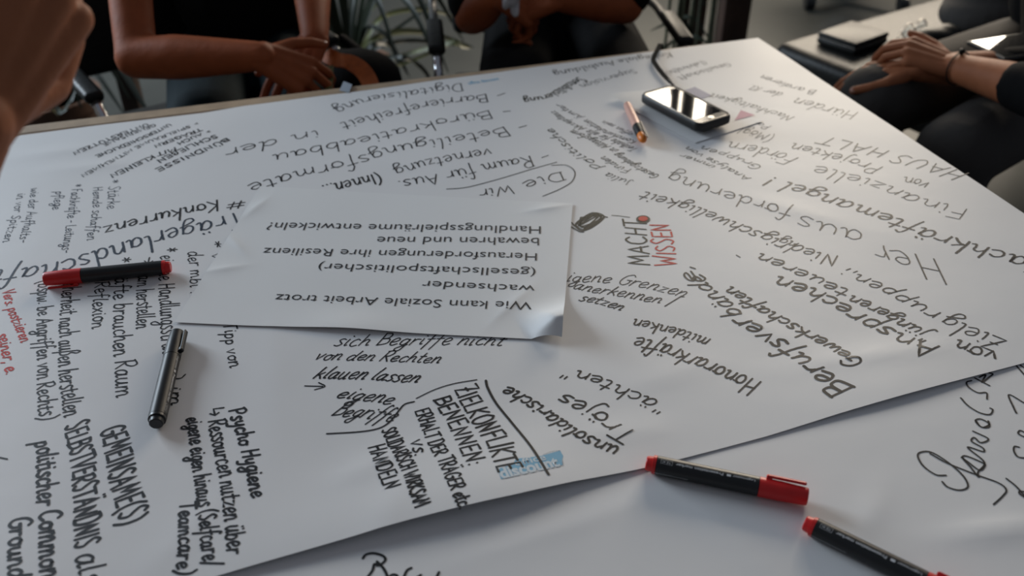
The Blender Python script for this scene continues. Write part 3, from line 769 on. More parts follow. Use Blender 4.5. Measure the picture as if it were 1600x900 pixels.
def printed(s, p0, p1, cap, zf, m, parent, name='printed_line', up=.0006, bold=0, hs=.729, zoff=.0075):
    """set type between two pixels of its baseline"""
    a, b = at(*p0, TZ + zoff), at(*p1, TZ + zoff); a.z = b.z = 0
    d = (b - a).normalized(); n = V((-d.y, d.x, 0))
    me = text_mesh(s, 1, bold - .006)
    xs = [v.co.x for v in me.vertices]; x0, x1 = min(xs), max(xs)
    mid = (a + b) / 2; mid.z = TZ; q, r = pix(mid), pix(mid + n * .01)
    H = cap / math.hypot(r[0] - q[0], r[1] - q[1]) * .01
    bm = bmesh.new(); bm.from_mesh(me); bpy.data.meshes.remove(me)
    L = (b - a).length
    for v in bm.verts:
        p = a + d * ((v.co.x - x0) / (x1 - x0) * L) + n * (v.co.y / hs * H)
        v.co = (p.x, p.y, zf(p.x, p.y) + up)
    return inkobj(name, bm, M[m], parent)

for s, a, b in (('Wie kann Soziale Arbeit trotz', (831, 469), (432, 456)), ('wachsender', (836, 443), (661, 435)), ('(gesellschaftspolitischer)', (837, 417), (499, 408)),
                ('Herausforderungen ihre Resilienz', (839, 392), (413, 383.5)), ('bewahren und neue', (842, 368), (590, 366)), ('Handlungsspielräume entwickeln?', (845, 350), (420, 344))):
    dx = (b[1] - a[1]) / (b[0] - a[0])
    printed(s, a, b, 13.5 if s[0] == 'W' else 12.6, z3, 'print', root3)

# light blue shop stamp on the big sheet
def stamp(pts, strokes_txt, m_out='logo_blue'):
    bm = bmesh.new(); vs = []
    for x, y in pts:
        q = at(x, y, TZ + .005); vs.append(bm.verts.new((q.x, q.y, zA(q.x, q.y) + .00035)))
    f = bm.faces.new(vs); bmesh.ops.triangulate(bm, faces=[f])
    o = inkobj('stamp_print', bm, M[m_out], rootA); o['label'] = 'light blue shop logo print'
stamp([(779, 742), (781, 737), (802, 731), (804, 724), (810, 720), (845, 715), (860, 710), (875, 705), (880, 714), (878, 722), (879, 729), (815, 744), (783, 756)], None)
printed('office', (806, 733), (854, 721), 11, zA, 'logo_white', rootA, 'stamp_lettering', up=.00045, bold=.02, zoff=.005)
printed('discount', (784, 755), (876, 731), 19, zA, 'logo_white', rootA, 'stamp_lettering', up=.00045, bold=.045, zoff=.005)
draw([[(779, 742), (776, 735), (800, 728)], [(783, 756), (830, 744), (880, 730), (879, 722)], [(848, 713), (862, 707), (875, 705)]], .35, 'hair_line', curve=False, name='stamp_outline')
printed('office discount', (733, 130), (781, 122), 6, zA, 'logo_blue', rootA, 'stamp_lettering', up=.00045, bold=.02, zoff=.005)

# ------------------------------------------------------------------ markers
def marker(cap_px, plug_px, capm, bodym, label, zs, spin=0, tang=.16, name='marker_pen', L=.139, letters=True, blackcap=False, group='presentation markers on the table'):
    R = .0085
    c, e = at(*cap_px, TZ + .0095), at(*plug_px, TZ + .0095)
    d = (e - c).normalized()
    zz = max(zs((c + d * L * k).x, (c + d * L * k).y) for k in (.05, .3, .6, .95)) + R + .0003
    root = empty(name, (c.x + d.x * L / 2, c.y + d.y * L / 2, zz - R), 0)
    tag(root, label, 'marker', group)
    X = d; Zs = V((0, 0, 1)); Y = Zs.cross(X)
    T = Matrix(((X.x, Y.x, 0, c.x), (X.y, Y.y, 0, c.y), (0, 0, 1, zz), (0, 0, 0, 1)))
    cl = .041
    bm = bmesh.new()
    lathe(bm, [(0, .0066), (.0006, .0074), (.002, .0078), (cl * .55, .0086), (cl, .0087), (cl, .0070)], M=T)
    cap = obj('cap', bm, M[capm], root, smooth=True)
    bm = bmesh.new()
    Rx = T @ Matrix.Rotation(spin, 4, 'X')
    g0 = len(bm.verts)
    box(bm, (.019, 0, .0107), (.033, .0050, .0028), bev=.0011); box(bm, (.0335, 0, .0092), (.005, .0050, .0045), bev=.0005)
    bmesh.ops.transform(bm, matrix=Rx, verts=bm.verts)
    obj('clip', bm, M[capm], cap)
    bm = bmesh.new()
    lathe(bm, [(cl + .0002, .0080), (cl + .0004, R), (L - .0095, R), (L - .0092, .0080)], M=T)
    obj('barrel', bm, M['black_gloss' if blackcap else 'black_plastic'], root, smooth=True)
    bm = bmesh.new()
    lathe(bm, [(L - .0091, .0080), (L - .0090, .0084), (L - .006, .0083), (L - .0058, .0070), (L - .0008, .0064), (L, .0056)], n=18, M=T)
    obj('end_plug', bm, M[bodym], root, smooth=True, ang=25)
    if letters:
        def wrap(s, x0, x1, h, th, bold=0):
            me = text_mesh(s, 1, bold); xs = [v.co.x for v in me.vertices]; a, b = min(xs), max(xs)
            bm = bmesh.new(); bm.from_mesh(me); bpy.data.meshes.remove(me)
            k = h / .729
            for v in bm.verts:
                x = x0 + (v.co.x - a) / (b - a) * (x1 - x0); t = th + v.co.y * k / R
                rr = R + .00012
                v.co = T @ V((x, rr * math.sin(t), rr * math.cos(t)))
            return inkobj2(bm)
        def inkobj2(bm):
            me = bpy.data.meshes.new('lettering'); bm.to_mesh(me); bm.free()
            return link('lettering', me, M['white_letter'], root, smooth=False)
        s0 = tang
        wrap('Legamaster', cl + .004, cl + .023, .0022, s0)
        wrap('Presentation marker', cl + .031, cl + .072, .0026, s0, .014)
        wrap('TZ 41', cl + .0765, cl + .0835, .0018, s0 + .04)
        def arc(quads, nm):
            bm = bmesh.new()
            for x0, x1, t0, t1 in quads:
                n = max(1, int(abs(t1 - t0) / .1)); rr = R + .0001
                for i in range(n):
                    a, b = t0 + (t1 - t0) * i / n, t0 + (t1 - t0) * (i + 1) / n
                    bm.faces.new([bm.verts.new(T @ V((x, rr * math.sin(t), rr * math.cos(t)))) for x, t in ((x0, a), (x1, a), (x1, b), (x0, b))])
            bmesh.ops.remove_doubles(bm, verts=bm.verts, dist=.00003)
            me = bpy.data.meshes.new(nm); bm.to_mesh(me); bm.free(); link(nm, me, M['white_letter'], root, smooth=False)
        b0, b1 = s0 - .1, s0 + .36
        arc([(cl + .0750, cl + .0752, b0, b1), (cl + .0752, cl + .0850, b0, b0 + .02), (cl + .0850, cl + .0852, b0, b1), (cl + .0752, cl + .0850, b1 - .02, b1)], 'printed_box')
        arc([(cl + .0245, cl + .0280, s0, s0 + .24)], 'emblem')
        arc([(cl + .060, cl + .090, s0 + 1.55, s0 + 1.58)], 'printed_line')
    return root

marker((1262, 777), (1006, 723), 'red_plastic', 'red_plastic', 'black marker with red cap lying alone on the near sheet, its whole length in view', zB, spin=.62)
marker((1532, 952), (1308, 842), 'red_plastic', 'red_plastic', 'black marker with red end at the bottom right, its cap cut off by the frame', zB, spin=.9)
marker((70, 438), (256, 420), 'red_plastic', 'red_plastic', 'black marker with red cap on the left, lying across the handwriting', zA, spin=2.6, letters=False)
marker((278, 523), (241, 678), 'black_gloss', 'black_plastic', 'all black marker with a clip standing out from its cap, left of the printed sheet', zA, spin=-1.15, tang=1.0, letters=True, blackcap=True)

# ------------------------------------------------------------------ card, phone, strap, pen, tape
zc = lambda x, y: zA(x, y) + .0012
card = empty('note_card', at(1080, 170, TZ + .006)); tag(card, 'small white leaflet with pink and lilac print, half under the phone', 'paper')
K = [at(*p, TZ + .006) for p in ((952, 151), (1086, 221), (1192, 187), (1062, 128))]
def posK(s, t): return (K[0] * (1 - s) + K[1] * s) * (1 - t) + (K[3] * (1 - s) + K[2] * s) * t
sheet('sheet', 24, 24, posK, lambda x, y: zc(x, y) + .0012 * math.exp(-(((V((x, y, 0)) - V((K[0].x, K[0].y, 0))).length) / .05) ** 2) * 6, M['paper_print'], parent=card)
def patch(pts, m, name, up, zf=zc, parent=card):
    bm = bmesh.new()
    vs = []
    for x, y in pts:
        q = at(x, y, TZ + .006); vs.append(bm.verts.new((q.x, q.y, zf(q.x, q.y) + up)))
    f = bm.faces.new(vs); bmesh.ops.triangulate(bm, faces=[f])
    return inkobj(name, bm, M[m], parent)
patch([(1148, 186), (1158, 170), (1180, 178)], 'pink', 'printed_triangle', .0007)
patch([(1068, 140), (1086, 134), (1112, 147), (1098, 152)], 'lilac', 'printed_panel', .0007)

zt = TZ + .0085
pa, pb = at(1022.5, 141, zt + .011), at(1122, 192.5, zt + .011)
pd = (pb - pa).normalized(); pc = (pa + pb) / 2
pang = math.atan2(pd.y, pd.x)
ph = empty('smartphone', (pc.x, pc.y, zt)); tag(ph, 'smartphone in a thick black case, its glass reflecting the bright windows', 'phone')
PLEN, PWID = .140, .069
def rrect(bm, w, h, r, z0, z1, c, a, n=6, inner=None):
    def loop(w, h, r, z):
        out = []
        for cx, cy, t0 in ((w / 2 - r, h / 2 - r, 0), (-w / 2 + r, h / 2 - r, 90), (-w / 2 + r, -h / 2 + r, 180), (w / 2 - r, -h / 2 + r, 270)):
            for k in range(n + 1):
                t = math.radians(t0 + 90 * k / n)
                p = rz(a) @ V((cx + r * math.cos(t), cy + r * math.sin(t), 0)); out.append(bm.verts.new((c.x + p.x, c.y + p.y, z)))
        return out
    e = (z1 - z0) * .22
    L = [loop(w - 2 * e, h - 2 * e, r - e * .5, z0), loop(w, h, r, z0 + e), loop(w, h, r, z1 - e), loop(w - 1.2 * e, h - 1.2 * e, r - e * .5, z1)]
    if inner:
        L += [loop(w - inner * 2, h - inner * 2, max(.001, r - inner), z1), loop(w - inner * 2, h - inner * 2, max(.001, r - inner), z1 - .0015)]
    m = len(L[0])
    for A, B in zip(L, L[1:]):
        for j in range(m): bm.faces.new((A[j], A[(j + 1) % m], B[(j + 1) % m], B[j]))
    bm.faces.new(L[0]); bm.faces.new(L[-1])
bm = bmesh.new(); rrect(bm, PLEN, PWID, .012, zt, zt + .0155, pc, pang, inner=.0035); obj('case', bm, M['case'], ph, smooth=True, ang=35)
bm = bmesh.new(); rrect(bm, PLEN - .008, PWID - .008, .008, zt + .009, zt + .0146, pc, pang); obj('bezel', bm, M['bezel'], ph, smooth=True)
sc = pc - pd * .002
bm = bmesh.new(); rrect(bm, .104, .056, .001, zt + .0144, zt + .0150, sc, pang); obj('screen', bm, M['screen'], ph)
bm = bmesh.new(); bmesh.ops.create_cone(bm, cap_ends=True, segments=24, radius1=.005, radius2=.0048, depth=.0006, matrix=Matrix.Translation((pc + pd * .0575).to_3d() * 1) ); 
for v in bm.verts: v.co.z += zt + .0150 - (pc + pd * .0575).z
obj('home_button', bm, M['silver'], ph)
bm = bmesh.new(); box(bm, V((pc.x, pc.y, zt + .0150)) - pd * .059, (.0012, .010, .0005), rz(pang)); obj('earpiece', bm, M['silver'], ph)
# bright metal rim at the button end
bm = bmesh.new(); box(bm, V((pc.x, pc.y, zt + .0152)) + pd * .0650, (.0014, PWID - .02, .0012), rz(pang), bev=.0004); obj('rim', bm, M['silver'], ph)

st = empty('wrist_strap', at(1030, 110, TZ + .007)); tag(st, 'black cord strap running from the phone over the far table edge', 'strap')
P = [at(1050, 131, TZ + .014), at(1046, 127, TZ + .010), at(1036, 116, TZ + .009), at(1026, 103, TZ + .009), at(1021, 94, TZ + .0085), at(1023, 86, TZ + .009), at(1028, 77, TZ + .009)]
e0 = P[-1]
P += [e0 + V((.01, .035, -.004)), e0 + V((.015, .05, -.04)), e0 + V((.015, .052, -.16))]
bm = bmesh.new(); Q = catmull(P, 5); strip(bm, Q, [.0035 + .0045 * min(1, i / 8) for i in range(len(Q))], th=.0022); obj('band', bm, M['cloth_black'], st)
bm = bmesh.new(); tube(bm, [at(1052, 133, TZ + .016), at(1048, 129, TZ + .012), at(1044, 125, TZ + .0105)], .0022); obj('ferrule', bm, M['black_gloss'], st, smooth=True)

pn = empty('ballpoint_pen', at(993, 190, TZ + .008)); tag(pn, 'rose coloured pen with black section and orange end, beside the phone', 'pen')
a, b = at(980, 162, TZ + .0125), at(1006, 219, TZ + .0125); d = (b - a).normalized(); L = (b - a).length
X = d; Y = V((0, 0, 1)).cross(X)
T = Matrix(((X.x, Y.x, 0, a.x), (X.y, Y.y, 0, a.y), (0, 0, 1, max(zc(a.x, a.y), zA(b.x, b.y)) + .0075), (0, 0, 0, 1)))
bm = bmesh.new(); lathe(bm, [(0, .0045), (.001, .0058), (L * .05, .0064), (L * .62, .0070)], M=T); obj('barrel', bm, M['rose'], pn, smooth=True)
bm = bmesh.new(); lathe(bm, [(L * .62, .0070), (L * .64, .0073), (L * .80, .0070), (L * .84, .0064)], M=T); obj('grip', bm, M['black_gloss'], pn, smooth=True)
bm = bmesh.new(); lathe(bm, [(L * .84, .0060), (L * .88, .0068), (L * .94, .0062), (L * .985, .0040), (L, .0015)], M=T); obj('push_end', bm, M['orange'], pn, smooth=True)
bm = bmesh.new(); box(bm, (L * .8, .0050, .0068), (L * .42, .003, .0012), bev=.0004)
bmesh.ops.transform(bm, matrix=T, verts=bm.verts); obj('clip', bm, M['black_plastic'], pn)
bm = bmesh.new(); lathe(bm, [(-.003, .003), (-.0028, .0036), (0, .0036)], M=T); obj('tail_cap', bm, M['black_plastic'], pn, smooth=True)

bm = bmesh.new()
q = [at(530, 139, TZ + .0065), at(545, 142, TZ + .0065), at(550, 130, TZ + .0065), at(537, 127, TZ + .003)]
zz = [zA(p.x, p.y) + .001 for p in q[:2]] + [TZ + .004, TZ + .003]
vs = [bm.verts.new((p.x, p.y, z)) for p, z in zip(q, zz)]
f = bm.faces.new(vs); r = bmesh.ops.extrude_face_region(bm, geom=[f])
for v in [g for g in r['geom'] if isinstance(g, bmesh.types.BMVert)]: v.co.z += .0003
tag(obj('tape_piece', bm, M['tape']), 'short piece of clear tape holding the big sheet to the far table edge', 'tape')

# ------------------------------------------------------------------ people
def camp(px, py, dep):
    x, y = (px - 800) / FPX * dep, -(py - 450) / FPX * dep
    return V((x, dep * math.cos(PITCH) + y * math.sin(PITCH), CZ - dep * math.sin(PITCH) + y * math.cos(PITCH)))

def fuse(bm, voxel, smooth=4, fac=.5):
    """melt overlapping closed shapes into one continuous skin"""
    bmesh.ops.recalc_face_normals(bm, faces=bm.faces)
    me = bpy.data.meshes.new('tmp'); bm.to_mesh(me); bm.free()
    o = bpy.data.objects.new('tmp', me); COL.objects.link(o)
    r = o.modifiers.new('r', 'REMESH'); r.mode = 'VOXEL'; r.voxel_size = voxel; r.use_smooth_shade = True
    s = o.modifiers.new('s', 'SMOOTH'); s.iterations = smooth; s.factor = fac
    dg = bpy.context.evaluated_depsgraph_get()
    out = bpy.data.meshes.new_from_object(o.evaluated_get(dg))
    bpy.data.objects.remove(o); bpy.data.meshes.remove(me)
    return out

def join(meshes, name, m, parent):
    bm = bmesh.new()
    for me in meshes:
        bm.from_mesh(me); bpy.data.meshes.remove(me)
    me = bpy.data.meshes.new(name); bm.to_mesh(me); bm.free()
    return link(name, me, m, parent, smooth=True)

def hand(bm, wrist, F, N, side, curls=(.5, .6, .65, .7), k=1.0, thumb=.5, spread=1.0, wr=.026, tips=None):
    """side: +1 left hand, -1 right hand; N points out of the back of the hand"""
    F = V(F).normalized(); N = V(N); N = (N - F * N.dot(F)).normalized(); T = F.cross(N) * side
    w = V(wrist)
    kn = [w + (F * a + T * b + N * c) * k for a, b, c in ((.088, .030, .001), (.092, .010, .004), (.087, -.011, .003), (.078, -.030, -.002))]
    for i, q in enumerate(kn):
        capsule(bm, w + T * (.014, .005, -.005, -.014)[i] * k, .0150 * k, q - N * .006 * k, .0118 * k, 12)
    capsule(bm, w + F * .035 * k + T * .012 * k - N * .010 * k, .014 * k, w + F * .07 * k - T * .012 * k - N * .010 * k, .012 * k, 12)
    segs = ((.043, .026, .021), (.048, .029, .022), (.044, .027, .021), (.034, .021, .019))
    for i, q in enumerate(kn):
        a = curls[i]; p = q - N * .004 * k; r = (.0088, .0090, .0086, .0076)[i] * k
        sp = T * (.10, .02, -.06, -.14)[i] * spread
        ang_ = .25 + a * .7
        for j, L in enumerate(segs[i]):
            d = (F * math.cos(ang_) - N * math.sin(ang_) + sp).normalized()
            e = p + d * L * k
            capsule(bm, p, r * (1.02, .95, .9)[j], e, r * (.95, .9, .78)[j], 10)
            if j == 2 and tips is not None: tips.append((e, d, (N * math.cos(ang_) + F * math.sin(ang_)).normalized(), r * .8))
            p = e; ang_ += a * (1.0, .75, .6)[j]
    b = w + (F * .018 + T * .020 - N * .006) * k
    d1 = (T * .75 + F * .66 - N * .35 * thumb).normalized()
    m1 = b + d1 * .042 * k
    d2 = (T * (.55 - .5 * thumb) + F * .85 - N * .35 * thumb).normalized(); m2 = m1 + d2 * .034 * k
    d3 = (T * (.35 - .6 * thumb) + F * .92 - N * .4 * thumb).normalized(); m3 = m2 + d3 * .026 * k
    capsule(bm, b, .0150 * k, m1, .0112 * k, 12); capsule(bm, m1, .0112 * k, m2, .0095 * k, 12); capsule(bm, m2, .0098 * k, m3, .0078 * k, 12)
    if tips is not None: tips.append((m3, d3, (T + N).normalized(), .008 * k))

def person(label, pelvis, chest, facing, arms, knees, ankles, sleeve=.75, skin='skin', shirt='cloth_black', pants='cloth_black', head=True, name='person', belly=1.0):
    pelvis, chest = V(pelvis), V(chest)
    f = V((facing[0], facing[1], 0)).normalized(); s = V((f.y, -f.x, 0))      # s: the person's right
    z = V((0, 0, 1)); up = (chest - pelvis).normalized()
    root = empty(name, (pelvis.x, pelvis.y, 0)); tag(root, label, 'person')
    meshes = []
    def trunk(bm, g=0):
        ell(bm, pelvis, (s * (.165 + g), f * (.115 * belly + g), up * (.11 + g)))
        ell(bm, pelvis.lerp(chest, .45) + f * .012, (s * (.145 + g), f * (.105 * belly + g), up * (.16 + g)))
        ell(bm, chest, (s * (.165 + g), f * (.105 + g), up * (.17 + g)))
        for sd, sh, *_ in arms: capsule(bm, chest + up * .09, .07 + g, sh, .052 + g, 14)
    bm = bmesh.new(); trunk(bm)
    nk = chest + up * .17
    hd = nk + z * .20 + f * .03
    capsule(bm, nk, .058, hd - z * .06, .052)
    ell(bm, hd, (s * .074, f * .092, z * .108)); ell(bm, hd - z * .05 + f * .025, (s * .054, f * .062, z * .062))
    capsule(bm, hd + f * .088 + z * .012, .007, hd + f * .104 - z * .022, .012, 10)
    capsule(bm, hd + f * .086 - z * .052 + s * .016, .007, hd + f * .086 - z * .052 - s * .016, .007, 10)
    for q in (1, -1): ell(bm, hd + s * q * .076 - z * .006, (s * .010, f * .018, z * .030), 12)
    for sd, sh, el, wr, *_ in arms:
        capsule(bm, sh, .048, el, .037); capsule(bm, el, .039, el.lerp(wr, .35), .041); capsule(bm, el.lerp(wr, .35), .041, wr, .0265)
    for kq, aq, sd in zip(knees, ankles, (1, -1)):
        hp = pelvis + s * sd * .09
        capsule(bm, hp, .078, V(kq), .052); capsule(bm, V(kq), .052, V(aq), .036); capsule(bm, V(aq) - z * .03, .035, V(aq) + f * .13 - z * .045, .028)
    meshes.append(fuse(bm, .0075, 5))
    tips = []
    for sd, sh, el, wr, F, N, curls, th in arms:
        bm = bmesh.new(); capsule(bm, wr + (el - wr).normalized() * .05, .028, wr, .0255)
        hand(bm, wr, F, N, sd, curls, thumb=th, tips=tips)
        meshes.append(fuse(bm, .0026, 4, .45))
    join(meshes, 'body', M[skin], root)
    bm = bmesh.new()
    for e, d, n, r in tips: ell(bm, e - d * .001 + n * r * .62, (d * .0062, d.cross(n) * r * .72, n * .0022), 10)
    o = obj('fingernails', bm, M['nail'], root, smooth=True); o['kind'] = 'stuff'
    # clothing
    bm = bmesh.new(); trunk(bm, .014)
    for sd, sh, el, wr, *_ in arms:
        if sleeve <= 1: capsule(bm, sh, .062, sh.lerp(el, sleeve), .056)
        else: capsule(bm, sh, .062, el, .052); capsule(bm, el, .054, el.lerp(wr, sleeve - 1), .046)
    me = fuse(bm, .009, 5); join([me], 'shirt', M[shirt], root)
    bm = bmesh.new(); ell(bm, pelvis - up * .02, (s * .182, f * .135, up * .11))
    for kq, aq, sd in zip(knees, ankles, (1, -1)):
        capsule(bm, pelvis + s * sd * .09, .095, V(kq), .074); capsule(bm, V(kq), .071, V(aq) + z * .03, .052)
    me = fuse(bm, .009, 5); join([me], 'trousers', M[pants], root)
    for kq, aq, sd in zip(knees, ankles, (1, -1)):
        bm = bmesh.new(); a = V(aq); capsule(bm, a - z * .045, .044, a + f * .15 - z * .055, .034); capsule(bm, a, .044, a - z * .04, .046)
        me = fuse(bm, .008, 3); join([me], 'shoe', M['leather'], root)
    bm = bmesh.new(); ell(bm, hd + z * .025 - f * .018, (s * .086, f * .095, z * .105)); ell(bm, hd - z * .03 - f * .05, (s * .078, f * .055, z * .09))
    obj('hair', bm, M['hair'], root, smooth=True)
    for q in (1, -1):
        bm = bmesh.new(); ell(bm, hd + s * q * .031 + f * .082 + z * .018, (s * .012, f * .008, z * .008), 12); obj('eye', bm, M['ink'], root, smooth=True)
    return root

def armchair(cx, cy, yaw, label, w=.25, arm_z=.655, group=None):
    """tubular chair, its own -Y is forward"""
    r = empty('armchair', (cx, cy, 0), yaw); tag(r, label, 'chair', group)
    Mx = Matrix.Translation((cx, cy, 0)) @ Matrix.Rotation(yaw, 4, 'Z')
    def put(name, bm, m, sm=True, parent=r):
        bmesh.ops.transform(bm, matrix=Mx, verts=bm.verts); return obj(name, bm, m, parent, smooth=sm)
    bm = bmesh.new(); box(bm, (0, .02, .435), (.44, .44, .05), bev=.02, seg=3); put('seat', bm, M['leather'])
    bm = bmesh.new(); box(bm, (0, .25, .74), (.43, .04, .36), Matrix.Rotation(-.18, 3, 'X'), bev=.018, seg=3); put('backrest', bm, M['leather'])
    for s in (-1, 1):
        bm = bmesh.new()
        P = [(s * w, .27, .9), (s * w, .22, .66), (s * w, .1, arm_z - .005), (s * w, -.17, arm_z - .005), (s * w, -.205, arm_z - .06), (s * w, -.215, .3), (s * w, -.22, .04), (s * w, -.18, .016), (s * w, .25, .016)]
        tube(bm, catmull(P[:4], 4), .0095, 10); put('side_frame', bm, M['frame'])
        bm = bmesh.new(); tube(bm, catmull(P[3:], 4), .0095, 10); put('front_post', bm, M['chrome'])
        bm = bmesh.new(); box(bm, (s * w, -.075, arm_z + .008), (.036, .18, .022), bev=.009, seg=3); put('armrest', bm, M['leather'])
    bm = bmesh.new(); tube(bm, [(-w, .25, .016), (w, .25, .016)], .011); put('cross_bar', bm, M['chrome'])
    bm = bmesh.new(); tube(bm, [(-w, -.1, .4), (w, -.1, .4)], .011); put('cross_bar', bm, M['chrome'])
    return r

# the two people behind the far edge
e1 = at(213, 90, .735); w1 = at(408, 88, .755)
w1l = at(492, 62, .735); e1l = V((-.42, 1.98, .83))
person('person in black T-shirt with crossed bare wrists, seated behind the far table edge at left',
       (-.60, 2.04, .56), (-.58, 2.10, 1.0), (.3, -.95),
       [(-1, V((-.78, 2.02, 1.10)), e1, w1, at(505, 128, .70) - w1, (0.0, -.6, .8), (.45, .5, .5, .5), .1),
        (1, V((-.38, 2.08, 1.10)), e1l, w1l, at(425, 150, .68) - w1l, (.1, -.2, 1), (.3, .35, .4, .5), .4)],
       [(-.58, 1.62, .60), (-.40, 1.68, .60)], [(-.58, 1.55, .1), (-.36, 1.5, .1)], sleeve=.55, pants='cloth_teal')
armchair(-.672, 1.885, .64, 'black tubular armchair with blue-lit armrest under the person at left', w=.245)

e2r, w2r = at(738, 26, .70), at(778, -6, .77)
e2l, w2l = at(978, 10, .70), at(872, -2, .76)
person('person in black with bare forearms holding a white tissue, seated beyond the table at centre',
       (.115, 2.26, .56), (.11, 2.30, 1.0), (.08, -.99),
       [(-1, V((-.08, 2.25, 1.10)), e2r, w2r, at(845, 22, .72) - w2r, (0, -.5, .85), (.8, .85, .9, .9), .5),
        (1, V((.31, 2.28, 1.10)), e2l, w2l, at(800, 14, .73) - w2l, (0, -.4, .9), (.8, .85, .9, .9), .5)],
       [(-.0, 1.78, .60), (.24, 1.80, .60)], [(-.02, 1.75, .1), (.26, 1.75, .1)], sleeve=.93, skin='skin')
armchair(.09, 2.035, .10, 'black tubular armchair with a bright armrest under the person at centre', w=.262)
bm = bmesh.new(); c = at(796, 6, .76)
for i in range(5):
    a = i * 1.3
    capsule(bm, c + V((.012 * math.cos(a), .006 * math.sin(a), -.02 + .006 * i)), .008, c + V((.022 * math.cos(a + 1), .014 * math.sin(a), .028)), .010, 8)
me = fuse(bm, .004, 1); tis = join([me], 'paper_tissue', M['tissue'], None); tag(tis, 'crumpled white tissue in the hands of the person at centre', 'tissue')

# person at the right edge
w3, el3 = at(1490, 105, .695), at(1655, 152, .72)
w3r = at(1432, 106, .685); el3r = at(1640, 112, .66)
person('person at the right edge, hands folded on a dark grey knee, bracelet on one wrist',
       (1.28, 2.12, .52), (1.36, 2.17, .97), (-.85, -.5),
       [(1, V((1.25, 1.92, 1.08)), el3, w3, at(1398, 92, .69) - w3 + V((0, 0, .03)), (-.1, -.25, 1), (.55, .6, .65, .7), .3),
        (-1, V((1.22, 2.36, 1.08)), el3r, w3r, at(1312, 108, .655) - w3r, (0, -.1, 1), (.30, .34, .38, .42), .15)],
       [at(1366, 158, .61), at(1492, 240, .59)], [(.72, 1.82, .1), (.86, 1.6, .1)], sleeve=1.33, pants='cloth_grey', skin='skin_pale')
br = empty('bracelet', w3 - V((0, 0, 0))); tag(br, 'thin dark bracelet with a bead on the wrist at right', 'bracelet')
bd = (el3 - w3).normalized(); bc = w3 + bd * .012; _, bs, bu = frame(bd)
bm = bmesh.new()
ring = [bc + (bs * math.cos(t) + bu * math.sin(t)) * .0305 for t in [2 * math.pi * k / 24 for k in range(25)]]
tube(bm, ring, .0016, 6); obj('cord', bm, M['leather'], br, smooth=True)
bm = bmesh.new(); ell(bm, bc + bu * .032, (bs * .007, bd * .005, bu * .006), 12); obj('bead', bm, M['leather'], br, smooth=True)

# person at the near left with a raised hand
w4, el4 = camp(-50, 190, .55), camp(-290, 700, .65)
person('person at near left reaching a blurred, raised bare hand and forearm into view',
       (-1.02, -.02, .54), (-.84, .10, .95), (.8, .6),
       [(-1, V((-.66, -.02, 1.06)), V((-.60, .20, .84)), V((-.66, .42, .80)), (.3, .9, 0), (0, 0, 1), (.3, .3, .3, .3), .2),
        (1, V((-.62, .24, 1.06)), el4, w4, camp(87, -45, .56) - w4, V((.55, .25, .45)), (1.25, 1.3, 1.35, 1.4), .9)],
       [(-.62, .12, .58), (-.70, .42, .58)], [(-.60, .1, .1), (-.68, .45, .1)], sleeve=.6, skin='skin_pale')
armchair(-1.02, .0, .95, 'black tubular armchair under the person at near left', w=.26)

# ------------------------------------------------------------------ stool with things on it
S0, S1, S2 = at(1208, 68, .46), at(1292, 114, .44), at(1340, 30, .47)
sa = (S1 - S0); sa.z = 0; sa.normalize(); sb = V((-sa.y, sa.x, 0)); 
if sb.dot(S2 - S0) < 0: sb = -sb
sw = .50
scn = V((S0.x, S0.y, 0)) + sa * .31 + sb * .70
sang = math.atan2(sa.y, sa.x)
stl = empty('leather_bench', scn); tag(stl, 'black leather bench seat beside the right table corner, a dark case on it', 'seat')
bm = bmesh.new(); box(bm, scn + V((0, 0, .42)), (.62, 1.4, .09), rz(sang), bev=.03, seg=4); obj('cushion', bm, M['leather'], stl, smooth=True)
for i in (-1, 1):
    for j in (-1, 1):
        bm = bmesh.new(); q = scn + sa * i * .25 + sb * j * .62; tube(bm, [(q.x, q.y, 0), (q.x, q.y, .38)], .014); obj('leg', bm, M['chrome'], stl, smooth=True)
zs = .466
q = [at(1280, 52, zs + .03), at(1340, 72, zs + .03), at(1388, 50, zs + .03)]
ca = (q[1] - q[0]); cb = (q[2] - q[1]); cc = (q[0] + q[2]) / 2; an = math.atan2(ca.y, ca.x)
cas = empty('zip_case', (cc.x, cc.y, zs)); tag(cas, 'flat rectangular black case lying on the leather bench', 'case')
bm = bmesh.new(); box(bm, (cc.x, cc.y, zs + .009), (ca.length, cb.length * .96, .016), rz(an), bev=.005, seg=3); obj('lower_shell', bm, M['leather'], cas, smooth=True)
bm = bmesh.new(); box(bm, (cc.x, cc.y, zs + .0255), (ca.length, cb.length * .96, .014), rz(an), bev=.005, seg=3); obj('upper_shell', bm, M['leather'], cas, smooth=True)
bm = bmesh.new(); box(bm, (cc.x, cc.y, zs + .0175), (ca.length - .006, cb.length * .96 - .006, .004), rz(an)); obj('zip', bm, M['silver'], cas)

